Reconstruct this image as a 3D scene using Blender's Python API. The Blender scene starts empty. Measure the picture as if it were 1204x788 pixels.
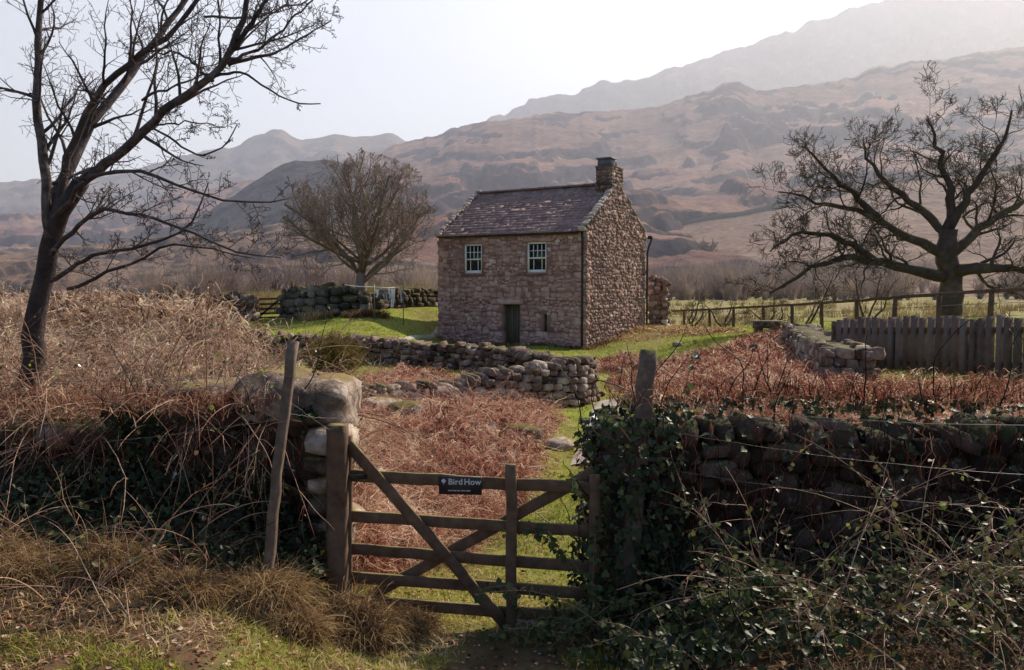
import bpy, math, random
import numpy as np
from mathutils import Vector, Matrix

C = bpy.context.scene.collection
RNG = np.random.default_rng(7)
random.seed(7)
EYE = 2.3
PITCH = math.atan(0.054)
F = 1000.0
SUN = np.array([0.545, 0.535, 0.645]); SUN /= np.linalg.norm(SUN)

# ------------------------------------------------------------------ camera geometry used for surveying the place
def ray(px, py):
    dx = (px - 602) / F; dy = (394 - py) / F
    c, s = math.cos(PITCH), math.sin(PITCH)
    return np.array([dx, c + dy * s, -s + dy * c])
def at(px, py, Y):
    d = ray(px, py); k = Y / d[1]
    return np.array([d[0] * k, Y, EYE + d[2] * k])

# ------------------------------------------------------------------ noise
def _h(ix, iy, seed):
    n = (ix.astype(np.int64) * 374761393 + iy.astype(np.int64) * 668265263 + seed * 974711) & 0xffffffff
    n = ((n ^ (n >> 13)) * 1274126177) & 0xffffffff
    return ((n ^ (n >> 16)) & 0xffff) / 65535.0
def vnoise(x, y, seed=0):
    x = np.asarray(x, float); y = np.asarray(y, float)
    ix, iy = np.floor(x), np.floor(y); fx, fy = x - ix, y - iy
    fx = fx * fx * (3 - 2 * fx); fy = fy * fy * (3 - 2 * fy)
    a, b = _h(ix, iy, seed), _h(ix + 1, iy, seed)
    c, d = _h(ix, iy + 1, seed), _h(ix + 1, iy + 1, seed)
    return (a + (b - a) * fx) * (1 - fy) + (c + (d - c) * fx) * fy
def fbm(x, y, seed=0, octv=5, gain=.5, ridged=False):
    s = 0; a = 1; t = 0
    x = np.asarray(x, float); y = np.asarray(y, float)
    for o in range(octv):
        n = vnoise(x, y, seed + o)
        if ridged: n = 1 - np.abs(2 * n - 1)
        s = s + a * n; t += a; a *= gain; x = x * 2.03 + 11.7; y = y * 2.03 + 5.3
    return s / t

# ------------------------------------------------------------------ terrain
CP = [  # X, Y, Z surveyed ground points
    (0, -6, .8), (-6, -6, 1), (6, -6, 1), (0, 0, .7), (-3, 0, .8), (3, 0, .8), (-5, 3, .9), (5, 3, .7),
    (0, 3, .42), (0, 4.9, .03), (0, 5.75, -.05), (-.9, 5.9, .0), (.55, 5.75, -.05), (-1.5, 5.2, .33), (-2.5, 4.5, .5), (-1.6, 4.2, .42),
    (1.3, 5.2, .2), (2.5, 5.0, .35), (4.5, 6, .5), (-4.5, 6, .8), (-2.2, 7.5, .75), (-1.4, 7.4, .35), (-4, 9, 1.15), (-8, 9, 1.4),
    (2.5, 7.5, .45), (5, 8, .6)]
for px, py, Y in [(640, 700, 6.4), (690, 600, 9), (700, 510, 14.5), (715, 470, 19), (740, 440, 24), (700, 418, 34), (516, 398, 40),
                  (760, 383, 42), (850, 396, 27), (800, 412, 25), (900, 430, 17), (780, 455, 17), (860, 470, 12), (960, 455, 12),
                  (950, 390, 30), (1037, 392, 28), (1150, 392, 26), (780, 386, 48), (400, 392, 31), (330, 379, 39), (460, 376, 38),
                  (510, 367, 43), (315, 373, 41), (260, 377, 40), (200, 385, 30), (160, 392, 20), (80, 392, 20), (0, 390, 30), (290, 420, 13), (230, 430, 10),
                  (450, 605, 8.5), (450, 535, 11), (430, 490, 14), (550, 495, 14), (600, 530, 12), (520, 620, 8.5),
                  (680, 478, 17.5), (560, 462, 18), (600, 430, 22), (430, 432, 21), (300, 425, 22), (430, 405, 25), (600, 416, 28), (640, 412, 33),
                  (100, 368, 45), (1150, 380, 40), (1000, 375, 50)]:
    p = at(px, py, Y); CP.append((p[0], p[1], p[2]))
for x in (-60, -30, -10, 10, 30, 60):
    CP.append((x, 75, .7 if x > 0 else 1.1))
CP = np.array(CP)
def uv(X, Y):
    Y = np.maximum(np.asarray(Y, float), -9); return np.asarray(X, float) / (Y + 11) * 2.2, np.log(Y + 11)
def tps(r2): return np.where(r2 > 1e-12, .5 * r2 * np.log(np.maximum(r2, 1e-12)), 0)
_u, _v = uv(CP[:, 0], CP[:, 1]); _n = len(CP)
_K = tps((_u[:, None] - _u[None]) ** 2 + (_v[:, None] - _v[None]) ** 2) + np.eye(_n) * 4e-4
_P = np.stack([np.ones(_n), _u, _v], 1)
_A = np.zeros((_n + 3, _n + 3)); _A[:_n, :_n] = _K; _A[:_n, _n:] = _P; _A[_n:, :_n] = _P.T
_w = np.linalg.solve(_A, np.concatenate([CP[:, 2], np.zeros(3)]))
def ground(X, Y):
    X = np.asarray(X, float); Y = np.asarray(Y, float); sh = np.broadcast(X, Y).shape
    X = np.broadcast_to(X, sh).ravel(); Y = np.broadcast_to(Y, sh).ravel()
    u, v = uv(X, Y); u = np.clip(u, -2.2, 2.2)
    z = np.empty(len(X))
    for i in range(0, len(X), 40000):
        s = slice(i, i + 40000)
        k = tps((u[s, None] - _u[None]) ** 2 + (v[s, None] - _v[None]) ** 2)
        z[s] = k @ _w[:_n] + _w[_n] + _w[_n + 1] * u[s] + _w[_n + 2] * v[s]
    z = np.clip(z, -.8, 1.9)
    t = np.clip((Y - 55) / 25, 0, 1); t = t * t * (3 - 2 * t)
    z = z * (1 - t) + .9 * t
    amp = np.clip(.10 * (1 - t), .03, .1)
    z = z + (fbm(X * .9, Y * .9, 3, 4) - .5) * amp * 1.3 + (fbm(X * 4, Y * 4, 9, 3) - .5) * .05 * np.exp(-np.abs(Y) / 14)
    return z.reshape(sh)
def gz(x, y): return float(ground(np.array([x]), np.array([y]))[0])
def hit(px, py):
    d = ray(px, py); Y = np.geomspace(3, 90, 900); k = Y / d[1]
    g = ground(d[0] * k, Y); z = EYE + d[2] * k
    i = np.argmax(z < g)
    if z[i] >= g[i]: i = len(Y) - 1
    return d[0] * k[i], Y[i]
def inpoly(X, Y, poly):
    c = np.zeros(np.shape(X), bool); n = len(poly)
    for i in range(n):
        x1, y1 = poly[i]; x2, y2 = poly[(i + 1) % n]
        if y1 == y2: continue
        c ^= ((y1 > Y) != (y2 > Y)) & (X < (x2 - x1) * (Y - y1) / (y2 - y1) + x1)
    return c

# ------------------------------------------------------------------ mesh collector
class MB:
    def __init__(s): s.v = []; s.t = []; s.q = []; s.tr = []; s.n = 0; s.c = []
    def add(s, v, quads=None, tris=None, tint=.5, col=None):
        v = np.asarray(v, float).reshape(-1, 3)
        s.v.append(v); s.t.append(np.broadcast_to(np.asarray(tint, float), (len(v),)).copy())
        if col is not None: s.c.append(np.asarray(col, float).reshape(-1, 3))
        if quads is not None and len(quads): s.q.append(np.asarray(quads, np.int64).reshape(-1, 4) + s.n)
        if tris is not None and len(tris): s.tr.append(np.asarray(tris, np.int64).reshape(-1, 3) + s.n)
        s.n += len(v)
    def build(s, name, m, parent=None, smooth=False, loc=None):
        me = bpy.data.meshes.new(name)
        v = np.concatenate(s.v); t = np.concatenate(s.t)
        if loc is not None: v = v - np.asarray(loc)
        q = np.concatenate(s.q) if s.q else np.zeros((0, 4), np.int64)
        tr = np.concatenate(s.tr) if s.tr else np.zeros((0, 3), np.int64)
        me.vertices.add(len(v)); me.vertices.foreach_set('co', v.ravel().astype(np.float32))
        nl = q.size + tr.size; me.loops.add(nl)
        me.loops.foreach_set('vertex_index', np.concatenate([q.ravel(), tr.ravel()]).astype(np.int32))
        npoly = len(q) + len(tr); me.polygons.add(npoly)
        st = np.concatenate([np.arange(len(q)) * 4, q.size + np.arange(len(tr)) * 3])
        me.polygons.foreach_set('loop_start', st.astype(np.int32))
        if smooth: me.polygons.foreach_set('use_smooth', np.ones(npoly, bool))
        me.update(calc_edges=True); me.validate()
        a = me.attributes.new('tint', 'FLOAT', 'POINT'); a.data.foreach_set('value', t.astype(np.float32))
        if s.c:
            cc = np.concatenate(s.c); cc = np.concatenate([cc, np.ones((len(cc), 1))], 1)
            a = me.attributes.new('col', 'FLOAT_COLOR', 'POINT'); a.data.foreach_set('color', cc.ravel().astype(np.float32))
        me.materials.append(m)
        o = bpy.data.objects.new(name, me); C.objects.link(o)
        if loc is not None: o.location = loc
        if parent is not None: o.parent = parent
        return o

CUBE_Q = np.array([(0, 1, 3, 2), (4, 6, 7, 5), (0, 4, 5, 1), (2, 3, 7, 6), (0, 2, 6, 4), (1, 5, 7, 3)])
CUBE_V = np.array([(x, y, z) for x in (-1, 1) for y in (-1, 1) for z in (-1, 1)], float)
def rotz(a): c, s = math.cos(a), math.sin(a); return np.array([[c, -s, 0], [s, c, 0], [0, 0, 1.]])
def box(mb, c, half, R=None, tint=.5, jit=0):
    v = CUBE_V * np.asarray(half)
    if jit: v = v + RNG.normal(0, jit, v.shape)
    if R is not None: v = v @ np.asarray(R).T
    mb.add(v + np.asarray(c), quads=CUBE_Q, tint=tint)
def bar(mb, a, b, w, h, up=(0, 0, 1), tint=.5, cuts=1, jit=0, bev=True):
    """timber from a to b with width w (sideways) and height h, chamfered edges"""
    a = np.asarray(a, float); b = np.asarray(b, float); d = b - a; L = np.linalg.norm(d); d /= L
    up = np.asarray(up, float); sd = np.cross(d, up); sd /= np.linalg.norm(sd); u = np.cross(sd, d)
    if bev:
        e = min(w, h) * .14
        pr = [(-w / 2 + e, -h / 2), (w / 2 - e, -h / 2), (w / 2, -h / 2 + e), (w / 2, h / 2 - e), (w / 2 - e, h / 2), (-w / 2 + e, h / 2), (-w / 2, h / 2 - e), (-w / 2, -h / 2 + e)]
    else: pr = [(-w / 2, -h / 2), (w / 2, -h / 2), (w / 2, h / 2), (-w / 2, h / 2)]
    pr = np.array(pr); n = len(pr); K = cuts + 1
    ts = np.linspace(0, 1, K); v = []
    for t in ts:
        o = a + d * L * t
        p = o + pr[:, :1] * sd + pr[:, 1:] * u
        if jit: p = p + RNG.normal(0, jit, 3) + RNG.normal(0, jit * .3, p.shape)
        v.append(p)
    v.append(a[None] + 0 * v[0][:1]); v[-1] = v[0].mean(0, keepdims=True); v.append(v[K - 1].mean(0, keepdims=True))
    v = np.concatenate(v); q = []; tr = []
    for k in range(cuts):
        for i in range(n): j = (i + 1) % n; q.append((k * n + i, k * n + j, (k + 1) * n + j, (k + 1) * n + i))
    c0 = K * n; c1 = c0 + 1
    for i in range(n):
        j = (i + 1) % n; tr.append((c0, j, i)); tr.append((c1, cuts * n + i, cuts * n + j))
    mb.add(v, quads=q, tris=tr, tint=tint)
def tubes(mb, P, R, S=5, tint=.5):
    """P (N,K,3), R (N,K)"""
    P = np.asarray(P, float); R = np.asarray(R, float)
    if P.ndim == 2: P = P[None]; R = R[None]
    N, K, _ = P.shape
    T = np.gradient(P, axis=1); T /= np.linalg.norm(T, axis=2, keepdims=True) + 1e-9
    D = P[:, -1] - P[:, 0]; ref = np.where(np.abs(D[:, 2:3]) > .8 * np.linalg.norm(D, axis=1, keepdims=True), [[1., 0.1, 0]], [[0, .1, 1.]])
    A = np.cross(T, ref[:, None]); A /= np.linalg.norm(A, axis=2, keepdims=True) + 1e-9
    B = np.cross(T, A); an = np.arange(S) * 2 * math.pi / S
    V = P[:, :, None] + R[:, :, None, None] * (np.cos(an)[None, None, :, None] * A[:, :, None] + np.sin(an)[None, None, :, None] * B[:, :, None])
    k, i = np.meshgrid(np.arange(K - 1), np.arange(S), indexing='ij'); j = (i + 1) % S
    q = np.stack([k * S + i, k * S + j, (k + 1) * S + j, (k + 1) * S + i], -1).reshape(-1, 4)
    Q = (q[None] + (np.arange(N) * K * S)[:, None, None]).reshape(-1, 4)
    t = np.broadcast_to(np.asarray(tint, float).reshape(-1, 1), (N, K * S)).ravel() if np.ndim(tint) else tint
    mb.add(V, quads=Q, tint=t)
    # end caps: close with a fan quad when S is 4, else tri fan
    tr = []
    f = [(0, i + 1, i) for i in range(1, S - 1)]
    f0 = np.array(f); f1 = np.array([(0, i, i + 1) for i in range(1, S - 1)]) + (K - 1) * S
    ff = np.concatenate([f0, f1]); base = mb.n - N * K * S
    mb.tr.append((ff[None] + (base + np.arange(N) * K * S)[:, None, None]).reshape(-1, 3))
def ribbons(mb, P, W, side, tint):
    """P (N,K,3) W (N,K) side (N,3)"""
    N, K, _ = P.shape
    V = np.stack([P - side[:, None] * W[..., None] / 2, P + side[:, None] * W[..., None] / 2], 2)
    k = np.arange(K - 1); q = np.stack([2 * k, 2 * k + 1, 2 * k + 3, 2 * k + 2], -1)
    Q = (q[None] + (np.arange(N) * K * 2)[:, None, None]).reshape(-1, 4)
    mb.add(V, quads=Q, tint=np.repeat(tint, K * 2))
# rounded stone template
def _tmpl(n=3):
    g = np.linspace(-1, 1, n + 1); vs = {}; V = []; Q = []
    def vid(p):
        k = tuple(np.round(p, 4))
        if k not in vs: vs[k] = len(V); V.append(p)
        return vs[k]
    for ax in range(3):
        for s in (-1, 1):
            for i in range(n):
                for j in range(n):
                    c = []
                    for a, b in ((i, j), (i + 1, j), (i + 1, j + 1), (i, j + 1)):
                        p = [0, 0, 0]; p[ax] = s; p[(ax + 1) % 3] = g[a]; p[(ax + 2) % 3] = g[b]; c.append(vid(tuple(p)))
                    Q.append(c if s > 0 else c[::-1])
    return np.array(V, float), np.array(Q)
ST_V, ST_Q = _tmpl(3)
BIG_V, BIG_Q = _tmpl(12)
def stones(mb, cen, half, R, tint, rng, k=8., rough=.07):
    """cen (N,3) half (N,3) R (N,3,3) columns = axes"""
    cen = np.asarray(cen, float); half = np.asarray(half, float); R = np.asarray(R, float); N = len(cen)
    kk = rng.uniform(k * .6, k * 1.5, (N, 1))
    q = ST_V[None] / (np.abs(ST_V[None]) ** kk[..., None]).sum(2, keepdims=True) ** (1 / kk[..., None])
    sk = rng.normal(0, .10, (N, 3, 3)); q = q + np.einsum('nij,nvj->nvi', sk, q)
    for _ in range(7):
        pn = runit(rng, N); dd = np.maximum(np.einsum('nvj,nj->nv', q, pn) - rng.uniform(.9, 1.45, (N, 1)), 0); q = q - dd[..., None] * pn[:, None]
    q = q + rng.normal(0, rough * .6, q.shape)
    v = np.einsum('nij,nvj->nvi', R, q * half[:, None]) + cen[:, None]
    nv = len(ST_V); Q = (ST_Q[None] + (np.arange(N) * nv)[:, None, None]).reshape(-1, 4)
    mb.add(v, quads=Q, tint=np.repeat(np.asarray(tint, float), nv))
def boulder(mb, c, half, seed, R=None, k=3.2, amp=.12, tint=.5, chops=9):
    q = BIG_V / (np.abs(BIG_V) ** k).sum(1, keepdims=True) ** (1 / k)
    n = fbm(q[:, 0] * 1.7 + q[:, 2] * 1.1 + 9, q[:, 1] * 1.7 - q[:, 2] * .8 + 4, seed, 4) - .5
    n2 = fbm(q[:, 0] * 5 + q[:, 2] * 3, q[:, 1] * 5 + q[:, 2] * 4, seed + 5, 3) - .5
    q = q * (1 + amp * 2 * n + amp * .6 * n2)[:, None]
    rb = np.random.default_rng(seed)
    for _ in range(chops):
        pn = runit(rb, 1)[0]; dd = np.maximum(q @ pn - rb.uniform(.85, 1.35), 0); q = q - dd[:, None] * pn
    n3 = fbm(q[:, 0] * 9 + q[:, 2] * 4, q[:, 1] * 9 - q[:, 2] * 6, seed + 9, 3) - .5; q = q * (1 + .10 * n3)[:, None]
    v = q * np.asarray(half)
    if R is not None: v = v @ R.T
    mb.add(v + np.asarray(c), quads=BIG_Q, tint=tint)
LEAF_V = np.array([(0, 0, 0), (.33, .28, .06), (.42, .55, .10), (.24, .82, .05), (0, 1.05, -.08), (-.24, .82, .05), (-.42, .55, .10), (-.33, .28, .06), (0, .5, -.03)])
IVY_V = np.array([(0, 0, 0), (.30, -.08, .05), (.55, .22, .08), (.30, .42, .02), (.26, .70, .05), (0, 1.0, -.06), (-.26, .70, .05), (-.30, .42, .02), (-.55, .22, .08), (-.30, -.08, .05), (0, .38, -.05)])
def leaves(mb, cen, size, up, nrm, tint, tmpl=LEAF_V):
    """each leaf: base at cen, pointing along up, facing nrm"""
    N = len(cen); up = up / (np.linalg.norm(up, axis=1, keepdims=True) + 1e-9)
    sd = np.cross(up, nrm); sd /= np.linalg.norm(sd, axis=1, keepdims=True) + 1e-9
    nn = np.cross(sd, up)
    v = cen[:, None] + size[:, None, None] * (tmpl[None, :, :1] * sd[:, None] + tmpl[None, :, 1:2] * up[:, None] + tmpl[None, :, 2:] * nn[:, None])
    m = len(tmpl) - 1
    f = np.array([(m, i, (i + 1) % m) for i in range(m)])
    T = (f[None] + (np.arange(N) * len(tmpl))[:, None, None]).reshape(-1, 3)
    mb.add(v, tris=T, tint=np.repeat(tint, len(tmpl)))
def runit(rng, n):
    v = rng.normal(0, 1, (n, 3)); return v / np.linalg.norm(v, axis=1, keepdims=True)

# ------------------------------------------------------------------ materials
def newmat(name):
    m = bpy.data.materials.new(name); m.use_nodes = True; nt = m.node_tree
    for n in list(nt.nodes): nt.nodes.remove(n)
    return m, nt, nt.nodes.new('ShaderNodeOutputMaterial')
def N_(nt, t, **kw):
    n = nt.nodes.new(t)
    for k, v in kw.items():
        if k in n.inputs.keys(): n.inputs[k].default_value = v
        else: setattr(n, k, v)
    return n
def ramp(nt, fac, stops):
    r = nt.nodes.new('ShaderNodeValToRGB'); e = r.color_ramp.elements
    while len(e) < len(stops): e.new(.5)
    for el, (p, c) in zip(e, stops): el.position = p; el.color = (*c, 1)
    nt.links.new(fac, r.inputs[0]); return r.outputs[0]
def mixc(nt, fac, a, b, mode='MIX'):
    n = nt.nodes.new('ShaderNodeMix'); n.data_type = 'RGBA'; n.blend_type = mode
    for s, v in ((n.inputs[0], fac), (n.inputs[6], a), (n.inputs[7], b)):
        if hasattr(v, 'links'): nt.links.new(v, s)
        elif isinstance(v, (int, float)): s.default_value = v
        else: s.default_value = (*v, 1)
    return n.outputs[2]
def math_(nt, op, a, b=0., clamp=False):
    n = nt.nodes.new('ShaderNodeMath'); n.operation = op; n.use_clamp = clamp
    for s, v in ((n.inputs[0], a), (n.inputs[1], b)):
        if hasattr(v, 'links'): nt.links.new(v, s)
        else: s.default_value = v
    return n.outputs[0]
def noise(nt, vec, scale, detail=4, rough=.55, out='Fac'):
    n = N_(nt, 'ShaderNodeTexNoise', Scale=scale, Detail=detail, Roughness=rough); nt.links.new(vec, n.inputs['Vector']); return n.outputs[out]
def tintmat(name, stops, scale=6., var=.5, rough=.9, spec=.2, bump=.3, bscale=None, moss=None, mossamt=.5, bdist=.02, mscale=2.5, lichen=0.):
    m, nt, out = newmat(name)
    at_ = N_(nt, 'ShaderNodeAttribute', attribute_name='tint').outputs['Fac']
    geo = N_(nt, 'ShaderNodeNewGeometry'); pos = geo.outputs['Position']
    n1 = noise(nt, pos, scale, 5); n2 = noise(nt, pos, scale * .23, 3)
    f = math_(nt, 'ADD', at_, math_(nt, 'MULTIPLY', math_(nt, 'SUBTRACT', n1, .5), var * 1.6))
    f = math_(nt, 'ADD', f, math_(nt, 'MULTIPLY', math_(nt, 'SUBTRACT', n2, .5), var), True)
    col = ramp(nt, f, stops)
    if lichen:
        l = noise(nt, pos, scale * 1.7, 2)
        l = math_(nt, 'MULTIPLY', math_(nt, 'SUBTRACT', l, .60), 14, True)
        col = mixc(nt, math_(nt, 'MULTIPLY', l, lichen), col, (.42, .41, .36))
    if moss:
        sx = N_(nt, 'ShaderNodeSeparateXYZ'); nt.links.new(geo.outputs['Normal'], sx.inputs[0])
        mn = noise(nt, pos, mscale, 4)
        mf = math_(nt, 'ADD', sx.outputs['Z'], math_(nt, 'MULTIPLY', math_(nt, 'SUBTRACT', mn, .5), 2.2))
        mf = math_(nt, 'MULTIPLY', math_(nt, 'SUBTRACT', mf, 1 - mossamt), 4, True)
        col = mixc(nt, math_(nt, 'MULTIPLY', mf, .9), col, moss)
    b = N_(nt, 'ShaderNodeBsdfPrincipled', Roughness=rough); b.inputs['Specular IOR Level'].default_value = spec
    nt.links.new(col, b.inputs['Base Color'])
    if bump:
        bp = N_(nt, 'ShaderNodeBump', Strength=bump, Distance=bdist)
        nt.links.new(noise(nt, pos, bscale or scale * 2.5, 6, .65), bp.inputs['Height']); nt.links.new(bp.outputs[0], b.inputs['Normal'])
    nt.links.new(b.outputs[0], out.inputs[0]); return m
def leafmat(name, stops, trans=.4, rough=.5, spec=0., var=.2, scale=3.):
    """thin vegetation: diffuse + translucent (+ gloss)"""
    m, nt, out = newmat(name)
    at_ = N_(nt, 'ShaderNodeAttribute', attribute_name='tint').outputs['Fac']
    pos = N_(nt, 'ShaderNodeNewGeometry').outputs['Position']
    f = math_(nt, 'ADD', at_, math_(nt, 'MULTIPLY', math_(nt, 'SUBTRACT', noise(nt, pos, scale, 3), .5), var * 2), True)
    col = ramp(nt, f, stops)
    d = N_(nt, 'ShaderNodeBsdfDiffuse'); t = N_(nt, 'ShaderNodeBsdfTranslucent')
    nt.links.new(col, d.inputs[0]); nt.links.new(col, t.inputs[0])
    mx = N_(nt, 'ShaderNodeMixShader', Fac=trans); nt.links.new(d.outputs[0], mx.inputs[1]); nt.links.new(t.outputs[0], mx.inputs[2]); o = mx.outputs[0]
    if spec:
        g = N_(nt, 'ShaderNodeBsdfGlossy', Roughness=rough); g.inputs[0].default_value = (1, 1, 1, 1)
        fr = N_(nt, 'ShaderNodeFresnel', IOR=1.45); m2 = N_(nt, 'ShaderNodeMixShader')
        nt.links.new(math_(nt, 'MULTIPLY', fr.outputs[0], spec), m2.inputs[0]); nt.links.new(o, m2.inputs[1]); nt.links.new(g.outputs[0], m2.inputs[2]); o = m2.outputs[0]
    nt.links.new(o, out.inputs[0]); return m

M = {}
M['house'] = tintmat('cottage_stone', [(0, (.17, .10, .088)), (.3, (.345, .192, .168)), (.55, (.485, .283, .248)), (.8, (.54, .365, .32)), (1, (.64, .51, .45))], 2.6, .75, bump=.5, bdist=.02, lichen=.25)
M['gable'] = tintmat('gable_stone', [(0, (.08, .05, .043)), (.3, (.18, .115, .095)), (.6, (.28, .185, .152)), (.85, (.42, .31, .255)), (1, (.66, .54, .46))], 5, .5, bump=.6, bdist=.03, lichen=.4)
M['mortar'] = tintmat('mortar', [(0, (.18, .105, .09)), (1, (.41, .25, .215))], 7, .6, bump=.6)
M['slate'] = tintmat('roof_slate', [(0, (.17, .105, .098)), (.5, (.29, .19, .175)), (1, (.42, .30, .27))], 9, .3, rough=.85, spec=.2, bump=.35, bdist=.01)
M['verge'] = tintmat('verge_stone', [(0, (.2, .15, .13)), (1, (.58, .48, .41))], 9, .4, bump=.4)
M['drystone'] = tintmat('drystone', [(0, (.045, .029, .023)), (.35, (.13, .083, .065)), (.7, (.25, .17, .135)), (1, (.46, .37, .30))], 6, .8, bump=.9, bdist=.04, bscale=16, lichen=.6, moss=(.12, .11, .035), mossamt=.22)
M['mossy'] = tintmat('mossy_drystone', [(0, (.03, .026, .022)), (.4, (.09, .072, .06)), (.75, (.17, .14, .12)), (1, (.34, .30, .26))], 5, .5, bump=.7, bdist=.03, moss=(.13, .115, .028), mossamt=.5, lichen=.3)
M['nearstone'] = tintmat('near_wall_stone', [(0, (.03, .02, .016)), (.4, (.09, .06, .047)), (.75, (.18, .13, .105)), (1, (.36, .29, .24))], 7, .5, bump=.8, bdist=.02, bscale=22, moss=(.05, .055, .02), mossamt=.35, lichen=.3)  # darker stone colour carries the close shade on the near walls
M['core'] = tintmat('wall_earth', [(0, (.012, .010, .009)), (1, (.035, .027, .022))], 5, .5, bump=.4)
M['slab'] = tintmat('slab_stone', [(0, (.06, .043, .033)), (.35, (.18, .13, .10)), (.6, (.34, .265, .21)), (1, (.60, .51, .42))], 7, 1.0, bump=1.0, bdist=.03, bscale=14, moss=(.22, .16, .055), mossamt=.10, mscale=3.2, lichen=.6)
M['timber'] = tintmat('weathered_timber', [(0, (.055, .032, .022)), (.5, (.16, .098, .066)), (1, (.30, .205, .14))], 14, .6, bump=.5, bdist=.006, moss=(.22, .19, .07), mossamt=.34, mscale=16)
M['stake'] = tintmat('grey_timber', [(0, (.05, .034, .026)), (.5, (.13, .09, .068)), (1, (.28, .21, .155))], 16, .6, bump=.5, bdist=.006, moss=(.13, .13, .05), mossamt=.15, mscale=9)
M['boards'] = tintmat('dark_stained_boards', [(0, (.07, .048, .04)), (.5, (.14, .10, .083)), (1, (.22, .165, .14))], 9, .5, bump=.4, bdist=.006)
M['sign'] = tintmat('sign_board', [(0, (.024, .018, .020)), (1, (.036, .028, .030))], 20, .3, rough=.45, spec=.4, bump=0)
M['white'] = tintmat('white_paint', [(0, (.80, .76, .72)), (1, (.9, .87, .83))], 5, .3, rough=.5, bump=.1)
M['lettering'] = tintmat('pale_lettering', [(0, (.55, .53, .56)), (1, (.68, .66, .7))], 5, .3, rough=.5, bump=0)
M['door'] = tintmat('door_paint', [(0, (.085, .068, .045)), (1, (.15, .125, .085))], 4, .6, rough=.6, bump=.2)
M['iron'] = tintmat('cast_iron', [(0, (.012, .011, .012)), (1, (.04, .035, .035))], 8, .5, rough=.5, spec=.4, bump=.1)
M['lead'] = tintmat('lead_cowl', [(0, (.09, .10, .12)), (1, (.17, .18, .20))], 6, .5, rough=.5, bump=.2)
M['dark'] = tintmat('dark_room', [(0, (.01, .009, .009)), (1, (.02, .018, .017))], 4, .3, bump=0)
M['bark_oak'] = tintmat('oak_bark', [(0, (.035, .026, .022)), (.6, (.095, .07, .055)), (1, (.19, .15, .09))], 5, .6, bump=.6, moss=(.17, .13, .04), mossamt=.30, mscale=1.5)
M['bark'] = tintmat('ash_bark', [(0, (.11, .078, .066)), (.6, (.26, .19, .155)), (1, (.44, .34, .24))], 4, .5, bump=.5, moss=(.26, .21, .07), mossamt=.2)
M['bark_near'] = tintmat('thorn_bark', [(0, (.03, .023, .023)), (.6, (.085, .066, .062)), (1, (.24, .195, .17))], 14, .7, bump=.9, bdist=.02, spec=.25)
M['cane'] = tintmat('bramble_cane', [(0, (.06, .024, .017)), (.5, (.24, .11, .07)), (1, (.56, .37, .25))], 9, .4, rough=.6, spec=.35, bump=0)
M['bracken'] = leafmat('dead_bracken', [(0, (.045, .018, .012)), (.3, (.21, .075, .052)), (.55, (.43, .19, .135)), (.8, (.62, .40, .28)), (1, (.90, .75, .56))], .38, var=.6, scale=1.7)
M['tangle'] = leafmat('dead_bramble_tangle', [(0, (.04, .022, .016)), (.3, (.16, .09, .06)), (.55, (.36, .225, .155)), (.8, (.60, .44, .31)), (1, (.88, .74, .56))], .38, var=.55, scale=1.5)
M['straw'] = leafmat('dry_grass', [(0, (.10, .055, .03)), (.4, (.32, .20, .10)), (.7, (.54, .39, .20)), (1, (.76, .60, .35))], .35, var=.25, scale=2.)
M['grass'] = leafmat('green_grass', [(0, (.08, .095, .018)), (.4, (.22, .27, .035)), (.75, (.40, .43, .06)), (1, (.55, .48, .16))], .45, var=.25, scale=1.5)
M['ivy'] = leafmat('ivy_leaf', [(0, (.008, .013, .006)), (.45, (.028, .045, .016)), (.8, (.07, .09, .03)), (1, (.2, .17, .06))], .22, rough=.45, spec=.45, var=.15)
M['leaf'] = leafmat('bramble_leaf', [(0, (.03, .05, .016)), (.4, (.075, .11, .03)), (.75, (.15, .13, .045)), (.9, (.22, .12, .07)), (1, (.3, .34, .05))], .4, rough=.45, spec=.5, var=.1)
M['gorse'] = leafmat('gorse_sprig', [(0, (.05, .035, .015)), (.5, (.14, .11, .035)), (1, (.30, .22, .07))], .3, var=.3)
M['scrub'] = leafmat('bare_scrub_twig', [(0, (.16, .12, .11)), (.5, (.31, .24, .21)), (1, (.46, .37, .29))], .2, var=.3, scale=.05)
M['reed'] = leafmat('rough_meadow', [(0, (.10, .07, .035)), (.5, (.24, .19, .09)), (1, (.38, .33, .16))], .4, var=.3, scale=.12)
M['wire'] = tintmat('galvanised_wire', [(0, (.07, .055, .048)), (1, (.20, .16, .14))], 20, .5, rough=.4, spec=.5, bump=0)

def ground_mat():
    m, nt, out = newmat('ground_soil_and_turf')
    c = N_(nt, 'ShaderNodeAttribute', attribute_name='col').outputs['Color']
    pos = N_(nt, 'ShaderNodeNewGeometry').outputs['Position']
    n = noise(nt, pos, 3.5, 8, .65); k = ramp(nt, n, [(.25, (.45, .45, .45)), (.5, (1, 1, 1)), (.78, (1.5, 1.45, 1.4))])
    n2 = noise(nt, pos, .35, 5); k2 = ramp(nt, n2, [(.3, (.75, .7, .7)), (.6, (1.1, 1.12, 1.0))])
    col = mixc(nt, 1., mixc(nt, 1., c, k, 'MULTIPLY'), k2, 'MULTIPLY')
    b = N_(nt, 'ShaderNodeBsdfPrincipled', Roughness=.95); b.inputs['Specular IOR Level'].default_value = .1
    nt.links.new(col, b.inputs['Base Color'])
    bp = N_(nt, 'ShaderNodeBump', Strength=.7, Distance=.05); nt.links.new(noise(nt, pos, 9, 8, .7), bp.inputs['Height']); nt.links.new(bp.outputs[0], b.inputs['Normal'])
    nt.links.new(b.outputs[0], out.inputs[0]); return m
M['ground'] = ground_mat()
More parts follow.
